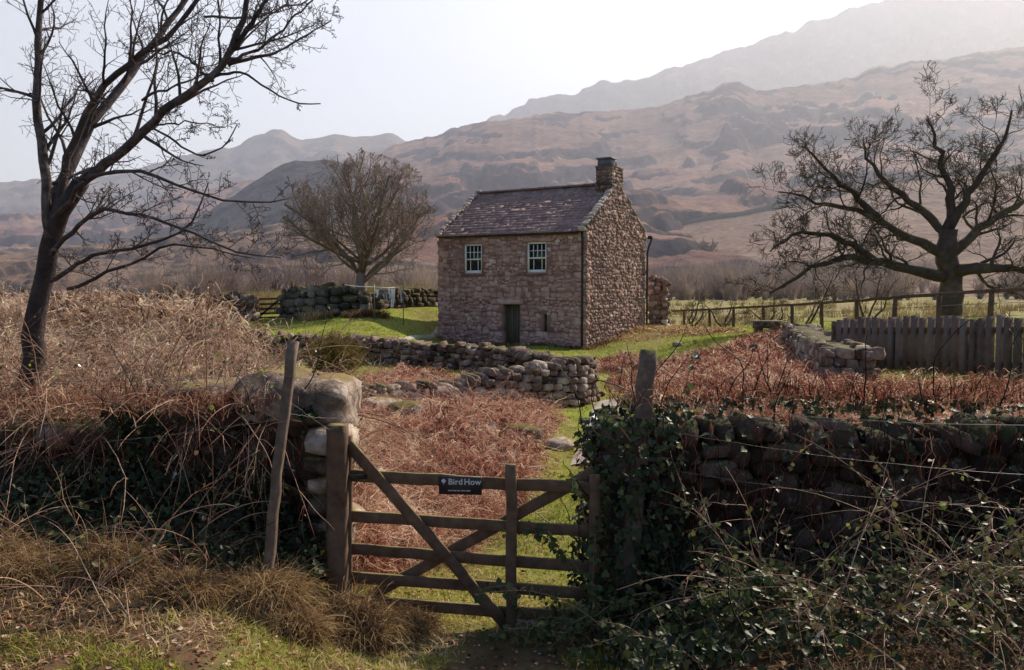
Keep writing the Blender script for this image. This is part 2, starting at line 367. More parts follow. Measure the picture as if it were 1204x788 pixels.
M['paving'] = tintmat('path_stone', [(0, (.22, .19, .16)), (1, (.48, .43, .38))], 5, .6, bump=.4)
def fell_mat(name, heather, grass, rock, s):
    m, nt, out = newmat(name)
    geo = N_(nt, 'ShaderNodeNewGeometry'); pos = geo.outputs['Position']
    at_ = N_(nt, 'ShaderNodeAttribute', attribute_name='tint').outputs['Fac']
    n = noise(nt, pos, s, 8, .6); n2 = noise(nt, pos, s * .28, 5, .6); n3 = noise(nt, pos, s * 6, 9, .78)
    f = math_(nt, 'ADD', math_(nt, 'MULTIPLY', n, .55), math_(nt, 'MULTIPLY', n2, .45))
    col = ramp(nt, f, [(.38, heather), (.52, tuple((a + b) / 2 for a, b in zip(heather, grass))), (.64, grass)])
    rock_shade = math_(nt, 'ADD', at_, math_(nt, 'MULTIPLY', math_(nt, 'SUBTRACT', n, .5), .9))
    rock_shade = math_(nt, 'MULTIPLY', math_(nt, 'SUBTRACT', rock_shade, .5), 5, True)
    col = mixc(nt, math_(nt, 'MULTIPLY', rock_shade, .85), col, rock)  # rock colour also carries the shade of the steep faces
    col = mixc(nt, 1., col, ramp(nt, n3, [(.36, (.55, .55, .6)), (.5, (.92, .92, .94)), (.66, (1.42, 1.38, 1.3))]), 'MULTIPLY')
    b = N_(nt, 'ShaderNodeBsdfPrincipled', Roughness=.95); b.inputs['Specular IOR Level'].default_value = .05
    nt.links.new(col, b.inputs['Base Color'])
    bp = N_(nt, 'ShaderNodeBump', Strength=.6, Distance=.12 / s); nt.links.new(noise(nt, pos, s * 2.4, 9, .62), bp.inputs['Height']); nt.links.new(bp.outputs[0], b.inputs['Normal'])
    nt.links.new(b.outputs[0], out.inputs[0]); return m

# ------------------------------------------------------------------ tagging
def tag(o, label=None, cat=None, group=None, kind=None):
    if label: o['label'] = label
    if cat: o['category'] = cat
    if group: o['group'] = group
    if kind: o['kind'] = kind
    return o
def thing(name, label, cat, loc=(0, 0, 0), rz=0, group=None):
    o = bpy.data.objects.new(name, None); C.objects.link(o); o.empty_display_size = .2
    o.location = loc; o.rotation_euler = (0, 0, rz); return tag(o, label, cat, group)

# ------------------------------------------------------------------ regions on the ground
def gp(pts): return [hit(*p) for p in pts]
BR_A = gp([(404, 690), (404, 600), (413, 500), (408, 450), (470, 436), (560, 446), (600, 466), (636, 484), (656, 494), (630, 520), (628, 560), (606, 600), (570, 622), (560, 650), (480, 668)])
BR_B = gp([(712, 448), (770, 434), (850, 412), (925, 392), (985, 398), (1000, 420), (985, 470), (900, 482), (770, 482), (735, 462)])
BR_C = gp([(700, 438), (700, 428), (735, 420), (770, 424), (740, 440)])
BR_D = gp([(700, 404), (735, 388), (790, 384), (850, 388), (880, 392), (800, 396), (740, 402)])
BANK = [(-12, 7), (-1.5, 7), (-1.4, 8.6), (-2.3, 10), (-4.4, 12.5), (-8, 17.5), (-18, 22), (-22, 12)]
def bracken_mask(X, Y):
    return inpoly(X, Y, BR_A) | inpoly(X, Y, BR_B) | inpoly(X, Y, BR_C)
PATH_PTS = [at(700, 545, 11.2)[:2], at(708, 525, 13.2)[:2], at(706, 505, 15.2)[:2], at(716, 482, 18.3)[:2]]

def make_ground():
    ys = np.concatenate([np.linspace(-8, 3, 30), np.linspace(3.05, 12, 190), np.geomspace(12.05, 70, 250), np.geomspace(71, 6000, 60)])
    us = np.concatenate([np.linspace(-6, -1.0, 26), np.linspace(-.98, .98, 330), np.linspace(1.0, 6, 26)])
    U, Y = np.meshgrid(us, ys); X = U * (np.maximum(Y, 2) + 2)
    Z = ground(X, Y)
    col = np.empty(X.shape + (3,))
    g = np.array([.20, .225, .04]); dry = np.array([.27, .20, .11]); soil = np.array([.10, .068, .042]); br = np.array([.15, .075, .05]); far = np.array([.27, .21, .13])
    n = fbm(X * .5, Y * .5, 21, 5)[..., None]; n2 = fbm(X * 2.2, Y * 2.2, 31, 4)[..., None]
    col[:] = g * (1 - np.clip((n - .45) * 5, 0, 1)) + (g * .6 + dry * .4) * np.clip((n - .45) * 5, 0, 1)
    def lay(mask, c, k=1.):
        nonlocal col
        mm = (mask * k)[..., None]; col = col * (1 - mm) + c * mm
    lay((Y < 5.9).astype(float), soil * .7 + dry * .3, .9)
    lay(np.clip((n2[..., 0] - .42) * 6, 0, 1) * (Y < 7.5), g * .8, .45)
    lay(np.clip(1.4 - np.abs(X - .02) / .4, 0, 1) * np.clip((5.75 - Y) * 3, 0, 1), soil * 1.15, .85)
    lay((((X > .62) & (Y < 6.4)) | ((X < -1.55) & (Y < 6.6))).astype(float), soil * .75 + br * .25, .92)
    lay(bracken_mask(X, Y).astype(float), br, .95)
    lay(inpoly(X, Y, BR_D).astype(float), dry * .7 + br * .3, .6)
    lay(((X > 1.0) & (Y > 6.4) & (Y < 12) & (X < 9)).astype(float), br * .6 + dry * .4, .9)
    lay(inpoly(X, Y, BANK).astype(float), soil * .6 + br * .4, .95)
    lay(np.clip((Y - 47) / 10, 0, 1) * (X < 4), far, .85)
    lay(np.clip((Y - 47) / 8, 0, 1) * (X > 4) * np.clip((n[..., 0] - .2) * 4, 0, 1), far, .75)
    ny, nx = X.shape; i, j = np.meshgrid(np.arange(ny - 1), np.arange(nx - 1), indexing='ij'); a = i * nx + j
    q = np.stack([a, a + 1, a + nx + 1, a + nx], -1).reshape(-1, 4)
    mb = MB(); mb.add(np.stack([X, Y, Z], -1), quads=q, col=col)
    o = mb.build('ground', M['ground'], smooth=True)
    tag(o, 'rough ground of turf, soil and dead bracken around the cottage', kind='structure')
make_ground()

def strip(name, pts, w, lift, label, seed):
    pts = np.array(pts); K = 40; t = np.linspace(0, 1, K); tt = np.linspace(0, 1, len(pts))
    cx = np.interp(t, tt, pts[:, 0]); cy = np.interp(t, tt, pts[:, 1]); tx = np.gradient(cx); ty = np.gradient(cy); L = np.hypot(tx, ty)
    S = 9; s = np.linspace(-.5, .5, S); ww = w * (.75 + .7 * (fbm(t * 6, t * 0 + seed, seed) - .3))
    X = cx[:, None] + (ty / L * ww)[:, None] * s; Y = cy[:, None] - (tx / L * ww)[:, None] * s
    Z = ground(X, Y) + lift - .05 * (2 * np.abs(s[None])) ** 6
    i, j = np.meshgrid(np.arange(K - 1), np.arange(S - 1), indexing='ij'); a = i * S + j
    q = np.stack([a, a + 1, a + S + 1, a + S], -1).reshape(-1, 4)
    mb = MB(); mb.add(np.stack([X, Y, Z], -1), quads=q, tint=.6); o = mb.build(name, M['paving'], smooth=True)
    tag(o, label, kind='structure')
strip('path', PATH_PTS, .75, .035, 'pale stony path running up past the end of the stone wall', 3)
strip('path', [(.02, 5.9), (.2, 5.88), (.42, 5.86)], .26, .06, 'pale stone threshold strip under the gate', 5)
strip('path', [hit(470, 420 - 20), hit(490, 396), hit(516, 386)], .26, .05, 'pale worn path across the lawn to the cottage', 6)

# ------------------------------------------------------------------ hills
def hill(name, label, ridge, Yb, Yr, mat, amp, seed, nx=460, nt=150, base_z=.5, rough=1.6, shape=1.0, xs=(-500, 1700), nrough=1., fold=0., rk_bias=0.):
    px = np.linspace(xs[0], xs[1], nx); R = np.array(ridge, float)
    ry = np.interp(px, R[:, 0], R[:, 1])
    ry = ry + (fbm(px / 26., px * 0, seed, 5) - .5) * rough * 9 + (fbm(px / 7., px * 0 + 3, seed + 7, 4, .6) - .5) * rough * 3
    t = np.concatenate([np.linspace(0, 1, nt), [1.06, 1.2, 1.5]])
    T, PX = np.meshgrid(t, px, indexing='ij'); RY = np.broadcast_to(ry, T.shape)
    D = Yb + (Yr - Yb) * T; X = (PX - 602) / 1000 * D
    e0 = (base_z - EYE) / Yb; e1 = (340 - RY) / 1000.
    s = np.minimum(T, 1) ** shape
    el = e0 + (e1 - e0) * s; Z = EYE + el * D
    back = np.clip(T - 1, 0, 1); Z = Z - back * (Yr - Yb) * .5
    L = (Yr - Yb)
    n = fbm(X / L * 9, D / L * 9, seed + 20, 7, .52, True) - .55
    n2 = fbm(X / L * 3 + 3, D / L * 3, seed + 30, 4) - .5
    env = np.clip(T * 5, 0, 1) * np.clip((1.0 - T) * 7, 0, 1)
    # crag terraces: steep faces where the noise crosses a level
    c = fbm(X / L * 5 + 7, D / L * 8, seed + 40, 6, .55); st = 1 / (1 + np.exp(-(c - .52) * 18)); st2 = 1 / (1 + np.exp(-(c - .40) * 38)) + 1 / (1 + np.exp(-(c - .62) * 38))
    Lc = L / 7.5; q = D / Lc + 1.5 * fbm(X / L * 5, D / L * 3, seed + 60, 5, .5) + X / L * .6; f = q - np.floor(q); sm = lambda a, b, x: (lambda u: u * u * (3 - 2 * u))(np.clip((x - a) / (b - a), 0, 1))
    saw = sm(0, .22, f) - sm(.24, 1, f); pm = sm(.45, .62, fbm(X / L * 8 + 2, D / L * 6, seed + 80, 4)); q2 = D / Lc * 2.7 + 3 * fbm(X / L * 9, D / L * 7, seed + 70, 4); f2 = q2 - np.floor(q2); saw2 = sm(0, .25, f2) - sm(.3, 1, f2); pm2 = sm(.5, .62, fbm(X / L * 15 + 2, D / L * 12, seed + 90, 4))
    B1 = fbm(X / L * 7 + 4, D / L * 7 + .6 * X / L, seed + 81, 6, .55); b1 = sm(.5, .585, B1); B2 = fbm(X / L * 17 + 1, D / L * 15, seed + 91, 5, .55); b2 = sm(.5, .59, B2)
    fine = fbm(X / L * 42, D / L * 42, seed + 95, 5, .6) - .5
    Z = Z + env * amp * (n * .28 * nrough + n2 * 1.3 + nrough * (b1 * .50 + b2 * .24 + fine * .16) - .3)
    gz_ = np.gradient(Z, axis=0) / (np.gradient(D, axis=0) + 1e-6)
    rock_shade = np.clip((gz_ - .32 - rk_bias) * 1.8, 0, 1) * .6 + .8 * np.clip(np.exp(-((B1 - .545) / .035) ** 2) + .6 * np.exp(-((B2 - .55) / .03) ** 2), 0, 1) * min(nrough, 1)  # steep near faces and crag edges darkened: rock plus painted shade
    ny, nx_ = X.shape; i, j = np.meshgrid(np.arange(ny - 1), np.arange(nx_ - 1), indexing='ij'); a = i * nx_ + j
    q = np.stack([a, a + 1, a + nx_ + 1, a + nx_], -1).reshape(-1, 4)
    mb = MB(); mb.add(np.stack([X, D, Z], -1), quads=q, tint=rock_shade.ravel())
    o = mb.build(name, mat, smooth=True); tag(o, label, kind='structure'); return (X, D, Z)
m_far = fell_mat('far_fell', (.11, .095, .10), (.22, .17, .13), (.09, .09, .10), .006)
m_mid = fell_mat('mid_fell', (.13, .068, .062), (.36, .215, .155), (.028, .028, .042), .014)
m_spur = fell_mat('shaded_spur', (.055, .052, .06), (.10, .08, .075), (.04, .042, .05), .03)  # shade on the spur painted as a dark bluish ground colour
m_low = fell_mat('low_fell', (.19, .12, .095), (.33, .24, .175), (.11, .085, .08), .05)
hill('mountain', 'highest hazy blue mountain ridge rising to the right', [(-500, 330), (300, 260), (480, 200), (575, 146), (600, 132), (640, 120), (690, 106), (720, 98), (760, 92), (800, 85), (830, 70), (850, 62), (885, 50), (910, 44), (930, 42), (945, 32), (965, 30), (985, 20), (1010, 14), (1037, 6), (1100, -12), (1204, -40), (1400, -70), (1700, -90)], 1350, 2100, m_far, 55, 11, rough=1.9)
hill('mountain', 'distant low crags on the far left skyline', [(-500, 190), (0, 215), (100, 212), (167, 203), (210, 187), (250, 180), (285, 173), (292, 166), (318, 158), (335, 157), (345, 164), (360, 167), (395, 160), (440, 161), (448, 158), (462, 157), (478, 168), (520, 185), (620, 230), (800, 300), (1000, 330), (1700, 338)], 900, 1900, m_far, 40, 23, rough=1.1)
hill('hill', 'long brown fellside with grey crags climbing to the right behind the cottage', [(-500, 240), (0, 256), (150, 252), (210, 225), (300, 215), (345, 205), (400, 192), (450, 178), (480, 170), (520, 163), (530, 156), (550, 149), (575, 147), (600, 142), (640, 137), (700, 136), (740, 131), (770, 128), (800, 119), (830, 112), (845, 102), (866, 100), (885, 110), (930, 108), (960, 102), (1000, 94), (1015, 84), (1037, 80), (1100, 74), (1204, 60), (1400, 40), (1700, 20)], 190, 1150, m_mid, 34, 37, nx=900, nt=260, rough=1.0, rk_bias=-.05)
hill('hill', 'dark blue spur behind the round bare tree, its shade put into the colour', [(-500, 345), (60, 340), (170, 300), (230, 262), (270, 236), (300, 215), (330, 198), (350, 191), (385, 190), (420, 196), (450, 216), (490, 250), (530, 285), (600, 330), (700, 345), (1700, 360)], 330, 640, m_spur, 10, 51, rough=.7, xs=(0, 800), nx=260)
hill('hill', 'brown lower slope at the left foot of the dark spur', [(-500, 300), (0, 296), (160, 286), (250, 276), (330, 262), (420, 262), (500, 284), (560, 305), (640, 330), (760, 345), (1700, 350)], 170, 320, fell_mat('left_low_fell', (.17, .11, .088), (.27, .20, .15), (.13, .10, .09), .03), 5, 77, rough=.7, xs=(-500, 800), nx=300)
LOWX = hill('hill', 'smooth pale pinkish lower fellside right of the cottage', [(-500, 345), (560, 345), (640, 325), (700, 298), (760, 272), (830, 258), (880, 251), (940, 238), (1000, 225), (1037, 216), (1204, 196), (1700, 170)], 150, 460, m_low, 5, 61, rough=.3, nrough=.35, xs=(500, 1700), nx=420, shape=.85)

# ------------------------------------------------------------------ dry stone walls
def stone_wall(name, label, cat, path, H, thick, ch, mat, seed, group=None, cope=True, sink=.15, tb=0., rough=.07, k=9., pile=0., top=None):
    rng = np.random.default_rng(seed)
    P = np.array([p[:2] for p in path], float); seg = np.hypot(*np.diff(P, axis=0).T); cum = np.concatenate([[0], np.cumsum(seg)]); L = cum[-1]
    if top is not None: H = [max(.25, at((p[0] / p[1]) * 1000 + 602, ty, p[1])[2] - gz(p[0], p[1]) - ch * (.75 if cope else 0)) for p, ty in zip(P, top)]
    Hs = np.array(H, float) if np.ndim(H) else np.full(len(P), float(H))
    def pos(s):
        x = np.interp(s, cum, P[:, 0]); y = np.interp(s, cum, P[:, 1])
        i = np.clip(np.searchsorted(cum, s) - 1, 0, len(seg) - 1); d = (P[i + 1] - P[i]) / seg[i]; return np.array([x, y]), d
    def hh(s): return np.interp(s, cum, Hs)
    org = np.array([P[:, 0].mean(), P[:, 1].mean(), 0]); org[2] = gz(org[0], org[1])
    smp = np.linspace(0, L, max(2, int(L / .4))); gg = np.array([gz(*pos(s)[0]) for s in smp])
    def gnd(s): return np.interp(s, smp, gg)
    cen, half, Rs, tn = [], [], [], []
    def put(s, off, z, hl, hd, hz, tilt=0., yaw=0.):
        p, d = pos(s); nrm = np.array([d[1], -d[0]])
        c = np.array([p[0] + nrm[0] * off, p[1] + nrm[1] * off, z])
        a = math.atan2(d[1], d[0]) + yaw; R = rotz(a)
        cb, sb = math.cos(tilt), math.sin(tilt); R = R @ np.array([[cb, 0, sb], [0, 1, 0], [-sb, 0, cb]])
        cen.append(c); half.append((hl, hd, hz)); Rs.append(R); tn.append(np.clip(rng.normal(.5 + tb, .22), 0, 1))
    for side in (-1, 1):
        z = -sink; row = 0
        while z < Hs.max():
            h = ch * rng.uniform(.75, 1.3) * (1.15 if z < .3 else 1)
            s = -rng.uniform(0, .2)
            while s < L:
                l = h * rng.uniform(1.0, 2.4); sc = min(max(s + l / 2, 0.02), L - .02); Hm = hh(sc)
                if z + h * .5 < Hm:
                    taper = thick / 2 * (1 - .16 * max(z, 0) / max(Hm, .1))
                    put(sc, side * (taper - h * .45 + rng.normal(0, .02)), gnd(sc) + z + h / 2 + rng.normal(0, .012), l / 2 * 1.04, h * .62, h / 2 * 1.07, rng.normal(0, .06), rng.normal(0, .09))
                s += l
            z += h * .98; row += 1
    for send in (0, L):      # end faces
        z = -sink
        while z < hh(send):
            h = ch * rng.uniform(.8, 1.3); off = -thick / 2
            while off < thick / 2 - .05:
                l = h * rng.uniform(.9, 1.7)
                put(np.clip(send + (-.03 if send else .03), 0.01, L - .01), off + l / 2, gnd(send) + z + h / 2, h * .55, l / 2 * 1.04, h / 2 * 1.07, rng.normal(0, .08), rng.normal(0, .1)); off += l
            z += h * .98
    if cope:
        s = 0
        while s < L:
            l = ch * rng.uniform(.6, 1.5); hz = ch * rng.uniform(.45, .85)
            if rng.random() < .93: put(min(s + l / 2, L - .01), rng.normal(0, .05), gnd(s) + hh(s) + hz * .35 + rng.normal(0, .03), l / 2 * 1.05, thick * rng.uniform(.38, .52), hz, rng.normal(0, .3), rng.normal(0, .2))
            s += l
    if pile:
        for _ in range(int(L * pile)):
            s = rng.uniform(0, L); r = rng.uniform(.3, 1.) * ch; put(s, rng.choice([-1, 1]) * (thick / 2 + abs(rng.normal(0, .3))), gnd(s) + r * .3, r * .8, r * .7, r * .5, rng.normal(0, .4), rng.normal(0, 1))
    mb = MB(); stones(mb, cen, half, Rs, tn, rng, k=k, rough=rough)
    # dark hearting inside
    ns = max(2, int(L / .6)); ss = np.linspace(.12, max(L - .12, .13), ns); V = []
    for s in ss:
        p, d = pos(s); nrm = np.array([d[1], -d[0]]); w = thick / 2 - ch * .55; g = gnd(s)
        w = max(w, .05)
        for o_, zz in ((-w, -sink), (w, -sink), (w * .8, hh(s) - .03), (-w * .8, hh(s) - .03)): V.append((p[0] + nrm[0] * o_, p[1] + nrm[1] * o_, g + zz))
    q = [];
    for i in range(ns - 1):
        for a, b in ((0, 1), (1, 2), (2, 3), (3, 0)): q.append((i * 4 + a, i * 4 + b, (i + 1) * 4 + b, (i + 1) * 4 + a))
    q += [(3, 2, 1, 0), tuple((ns - 1) * 4 + x for x in (0, 1, 2, 3))]
    mb.add(V, quads=q, tint=.0)
    o = mb.build(name, mat, loc=org); tag(o, label, cat, group); return o
W = 'dry_stone_wall'
GW = 'dry stone walls'
def A2(px, Y): return ((px - 602) / 1000 * Y, Y)
# far walls round the lawn
stone_wall(W, 'mossy boulder wall between the field gate and the round bare tree', 'wall', [A2(338, 40.5), A2(350, 40.3), A2(372, 39.5), A2(405, 39), A2(432, 39)], 0, .9, .30, M['mossy'], 101, GW, rough=.09, k=5, pile=2, top=[341, 339, 337, 335, 347])
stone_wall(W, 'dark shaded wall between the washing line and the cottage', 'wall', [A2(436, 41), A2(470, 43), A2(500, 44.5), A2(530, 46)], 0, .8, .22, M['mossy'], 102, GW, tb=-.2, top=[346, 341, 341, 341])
stone_wall(W, 'tumbled dark wall left of the field gate', 'wall', [A2(-120, 38), A2(40, 38.5), A2(170, 38), A2(245, 38.5), A2(292, 40)], 0, .9, .24, M['drystone'], 103, GW, tb=-.1, top=[345, 345, 345, 345, 346])
# garden wall in front of the cottage
stone_wall(W, 'long low garden wall running in front of the cottage lawn', 'wall', [A2(40, 20), A2(180, 21), A2(300, 22.5), A2(380, 22.5), A2(440, 22), A2(520, 21.3), A2(600, 20.5), A2(655, 19.6)],
           0, .65, .125, M['drystone'], 104, GW, tb=-.02, pile=1.5, top=[392, 390, 389, 395, 399, 404, 411, 418])
stone_wall(W, 'curved wall end of rounded stones beside the grassy path', 'wall', [A2(415, 15.3), A2(470, 15.8), A2(520, 16.4), A2(575, 16.9), A2(630, 17.3), A2(672, 17.8), A2(688, 18.6), A2(682, 19.6)],
           0, .6, .135, M['drystone'], 105, GW, tb=.12, pile=1.0, k=5, top=[452, 452, 450, 436, 428, 422, 421, 422])
stone_wall(W, 'moss topped wall running back beside the board fence', 'wall', [A2(998, 12.4), A2(985, 14), A2(962, 16.5), A2(950, 19), A2(938, 22)], 0, .75, .14, M['drystone'], 106, GW, cope=False, pile=3, rough=.09, k=7, tb=.1, top=[414, 403, 393, 387, 382])

# near walls flanking the gate, their shade also put into the stone tint
LW = [(-6.5, 6.3), (-4.2, 6.45), (-2.6, 6.5), (-1.42, 6.5)]
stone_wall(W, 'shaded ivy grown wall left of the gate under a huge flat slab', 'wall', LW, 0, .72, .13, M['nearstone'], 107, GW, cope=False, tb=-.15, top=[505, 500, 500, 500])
RW = [(.70, 6.15), (1.5, 6.25), (3.0, 6.2), (5.5, 6.0)]
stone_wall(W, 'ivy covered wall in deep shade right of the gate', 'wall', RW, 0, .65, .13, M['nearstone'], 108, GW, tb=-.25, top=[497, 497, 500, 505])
# pier quoins at the end of left wall, sunlight put into a paler stone
rng = np.random.default_rng(5)
mb = MB(); cc = []; hf = []; RR = []; tt_ = []; z = .05
while z < 1.2:
    h = rng.uniform(.1, .2)
    cc.append((-1.35 + rng.normal(0, .02), 6.38 + rng.normal(0, .1), z + h / 2)); hf.append((rng.uniform(.12, .2), rng.uniform(.25, .34), h / 2 * 1.05)); RR.append(rotz(rng.normal(0, .12))); tt_.append(rng.uniform(.15, .62)); z += h
stones(mb, cc, hf, RR, tt_, rng, k=6)
o = mb.build('stone_pier', M['slab'], loc=(-1.35, 6.35, .05)); tag(o, 'squared stones stacked as the wall end behind the left gatepost, coloured pale for sunlight', 'pier')
# capping slab
mb = MB(); R = rotz(.06) @ np.array([[math.cos(-.07), 0, -math.sin(-.07)], [0, 1, 0], [math.sin(-.07), 0, math.cos(-.07)]])
p = at(348, 472, 6.45)
boulder(mb, (p[0], 6.52, p[2] - .02), (.44, .48, .225), 7, R, k=4.6, amp=.18, tint=.42)
o = mb.build('capping_stone', M['slab'], smooth=True, loc=(p[0], 6.5, p[2])); tag(o, 'huge lichen spotted flat slab capping the wall left of the gate', 'boulder')
mb = MB(); p = at(245, 465, 6.7); boulder(mb, (p[0], 6.65, p[2] - .05), (.36, .42, .17), 19, R, k=6, amp=.12, tint=.3)
o = mb.build('capping_stone', M['slab'], smooth=True, loc=(p[0], 6.65, p[2])); tag(o, 'mossy capping stone half hidden in brambles left of the big slab', 'boulder')
# loose boulders
for i, (px, py, Y, s, lab) in enumerate([(442, 462, 14.2, (.5, .35, .22), 'pale boulder among bracken below the garden wall'),
        (475, 470, 13.9, (.3, .3, .24), 'small dark boulder beside the pale one in the bracken'), (568, 500, 12.9, (.24, .2, .14), 'flat stone showing through the middle of the bracken'),
        (612, 512, 12.6, (.3, .24, .18), 'rounded mossy rock near the path side of the bracken'), (428, 512, 9.2, (.2, .18, .16), 'white edged stone just behind the top of the hinge post'),
        (658, 508, 12.7, (.22, .2, .1), 'low stone beside the pale path'), (733, 394, 31, (.2, .18, .13), 'pale rock in the grass right of the cottage gable'),
        (797, 397, 27, (.16, .15, .11), 'pinkish rock on the grass between cottage and fence'), (560, 432, 18.6, (.3, .25, .2), 'fallen stone lying between the two garden walls')]):
    mb = MB(); c = at(px, py, Y); zz = gz(c[0], c[1]); boulder(mb, (c[0], c[1], zz + s[2] * .55), s, 40 + i, rotz(i * .8), k=3, amp=.16, tint=.55 + .1 * (i % 3))
    o = mb.build('boulder', M['mossy' if i in (1, 3, 8) else 'slab'], smooth=True, loc=(c[0], c[1], zz)); tag(o, lab, 'boulder', 'loose boulders')
# stone trough beyond the grass
c = at(901, 390, 29); mb = MB(); g = gz(c[0], c[1])
for dx in (-.28, .28): box(mb, (c[0] + dx, c[1], g + .12), (.1, .22, .16), tint=.3, jit=.012)
box(mb, (c[0], c[1], g + .24), (.40, .26, .10), tint=.35, jit=.015); box(mb, (c[0], c[1], g + .372), (.46, .31, .03), tint=.75, jit=.008)
o = mb.build('stone_bench', M['drystone'], loc=(c[0], c[1], g)); tag(o, 'low stone bench standing before the rail fence', 'bench')

# ------------------------------------------------------------------ cottage
L0 = at(516, 398, 40); HZ = math.atan2(-.522, .853)
cot = thing('stone_cottage', 'two storey brown stone cottage with slate roof and white sash windows', 'house', (-3.44, 40, 0), HZ)
HW, HD, ZB, ZE, ZR = 7.67, 6.45, -.9, 4.82, 6.95
def local(mb_fn): pass
SLP = (ZR - ZE) / (HD / 2)
OPEN = [(1.44, 2.42, 3.02, 4.35), (4.79, 5.77, 3.02, 4.35), (3.54, 4.43, -.9, 1.62), (5.62, 5.80, .42, 1.2)]
# wall core with openings (front face at y=0.0 as mortar, stones stand proud)
def wallpanel(mb, rects, holes, y0, y1, ax):
    pass
def core_front(mb):
    xs = sorted({.02, HW - .02, *[o[0] for o in OPEN], *[o[1] for o in OPEN]}); zs = sorted({ZB, ZE, *[max(o[2], ZB) for o in OPEN], *[o[3] for o in OPEN]})
    for i in range(len(xs) - 1):
        for j in range(len(zs) - 1):
            xm = (xs[i] + xs[i + 1]) / 2; zm = (zs[j] + zs[j + 1]) / 2
            if any(a < xm < b and c_ < zm < d for a, b, c_, d in OPEN): continue
            box(mb, (xm, .25, zm), ((xs[i + 1] - xs[i]) / 2, .24, (zs[j + 1] - zs[j]) / 2), tint=.5)
mb = MB(); core_front(mb)
prof = [(.02, ZB), (HD - .02, ZB), (HD - .02, ZE), (HD / 2, ZR - .03), (.02, ZE)]
for x0, x1 in ((.03, .5), (HW - .5, HW + .012)):
    v = [(x0, y, z) for y, z in prof] + [(x1, y, z) for y, z in prof]
    q = [(i, (i + 1) % 5, 5 + (i + 1) % 5, 5 + i) for i in range(5)] + [(0, 4, 2, 1), (5, 6, 7, 9)]
    mb.add(v, quads=q, tris=[(4, 3, 2), (9, 7, 8)], tint=.4)
box(mb, (HW / 2, HD - .27, (ZB + ZE) / 2), (HW / 2 - .5, .25, (ZE - ZB) / 2), tint=.5)
o = mb.build('wall_core', M['mortar'], cot)
def facing(name, mat, mapf, W_, z0, ztop, holes, seed, ch=.19, proud=.035, tb=0, quoin=True, dep=.10):
    """coursed rubble facing; mapf(u,z)->(pos, R)"""
    rng = np.random.default_rng(seed); cen, half, Rs, tn = [], [], [], []
    z = z0
    while z < ztop(W_ / 2) + .2:
        h = ch * rng.uniform(.6, 1.45); u = -rng.uniform(0, .1)
        while u < W_:
            l = h * rng.uniform(.9, 2.5); uc = u + l / 2
            if quoin and (u < .05 or u + l > W_ - .3): l = h * rng.uniform(1.4, 2.4); uc = u + l / 2
            uc = np.clip(uc, l / 2 - .03, W_ - l / 2 + .03); zc = z + h / 2
            ok = zc + h * .3 < ztop(uc) and not any(a - l * .42 < uc < b + l * .42 and c_ - h * .35 < zc < d + h * .35 for a, b, c_, d in holes)
            if ok:
                dz = rng.normal(0, ch * .2); p, R = mapf(uc, zc + dz)
                cen.append(p); half.append((l / 2 * 1.0, dep + proud * rng.uniform(-.3, 1.), h / 2 * rng.uniform(.85, 1.2))); 
                a = rng.normal(0, .07); Ra = np.array([[math.cos(a), 0, math.sin(a)], [0, 1, 0], [-math.sin(a), 0, math.cos(a)]])
                Rs.append(R @ Ra); t = rng.normal(.52 + tb, .11); 
                if rng.random() < .05: t += .3
                tn.append(np.clip(t, 0, 1))
            u += l
        z += h
    mb = MB(); stones(mb, cen, half, Rs, tn, rng, k=9, rough=.05); return mb.build(name, mat, cot)
facing('front_wall', M['house'], lambda u, z: (np.array([u, .07, z]), np.eye(3)), HW, ZB, lambda u: ZE - .02, OPEN, 11, ch=.165, tb=-.02, proud=.012, dep=.088)
facing('gable_wall', M['gable'], lambda u, z: (np.array([HW - .07, u, z]), rotz(math.pi / 2)), HD, ZB, lambda u: ZE + SLP * min(u, HD - u) + .04, [], 12, ch=.13, proud=.035)
facing('side_wall', M['house'], lambda u, z: (np.array([.07, u, z]), rotz(math.pi / 2)), HD, ZB, lambda u: ZE + SLP * min(u, HD - u) + .02, [], 13)
facing('rear_wall', M['house'], lambda u, z: (np.array([u, HD - .07, z]), np.eye(3)), HW, ZB, lambda u: ZE - .02, [], 14)
rq = np.random.default_rng(33)
for cx_, cy_ in ((HW - .02, .02), (.02, .02), (HW - .02, HD - .02)):
    mb = MB(); cen, half, Rs, tn = [], [], [], []
    z = ZB; k = 0
    while z < ZE - .1:
        h = rq.uniform(.17, .32); lx, ly = (.30, .16) if k % 2 else (.16, .30); sx1 = -1 if cx_ > 1 else 1; sy1 = 1 if cy_ < 1 else -1
        cen.append((cx_ + sx1 * (lx - .045), cy_ + sy1 * (ly - .045), z + h / 2)); half.append((lx, ly, h / 2 * .98)); Rs.append(np.eye(3)); tn.append(np.clip(rq.normal(.55, .15), 0, 1)); z += h; k += 1
    stones(mb, cen, half, Rs, tn, rq, k=14, rough=.035); mb.build('quoins', M['house'], cot)
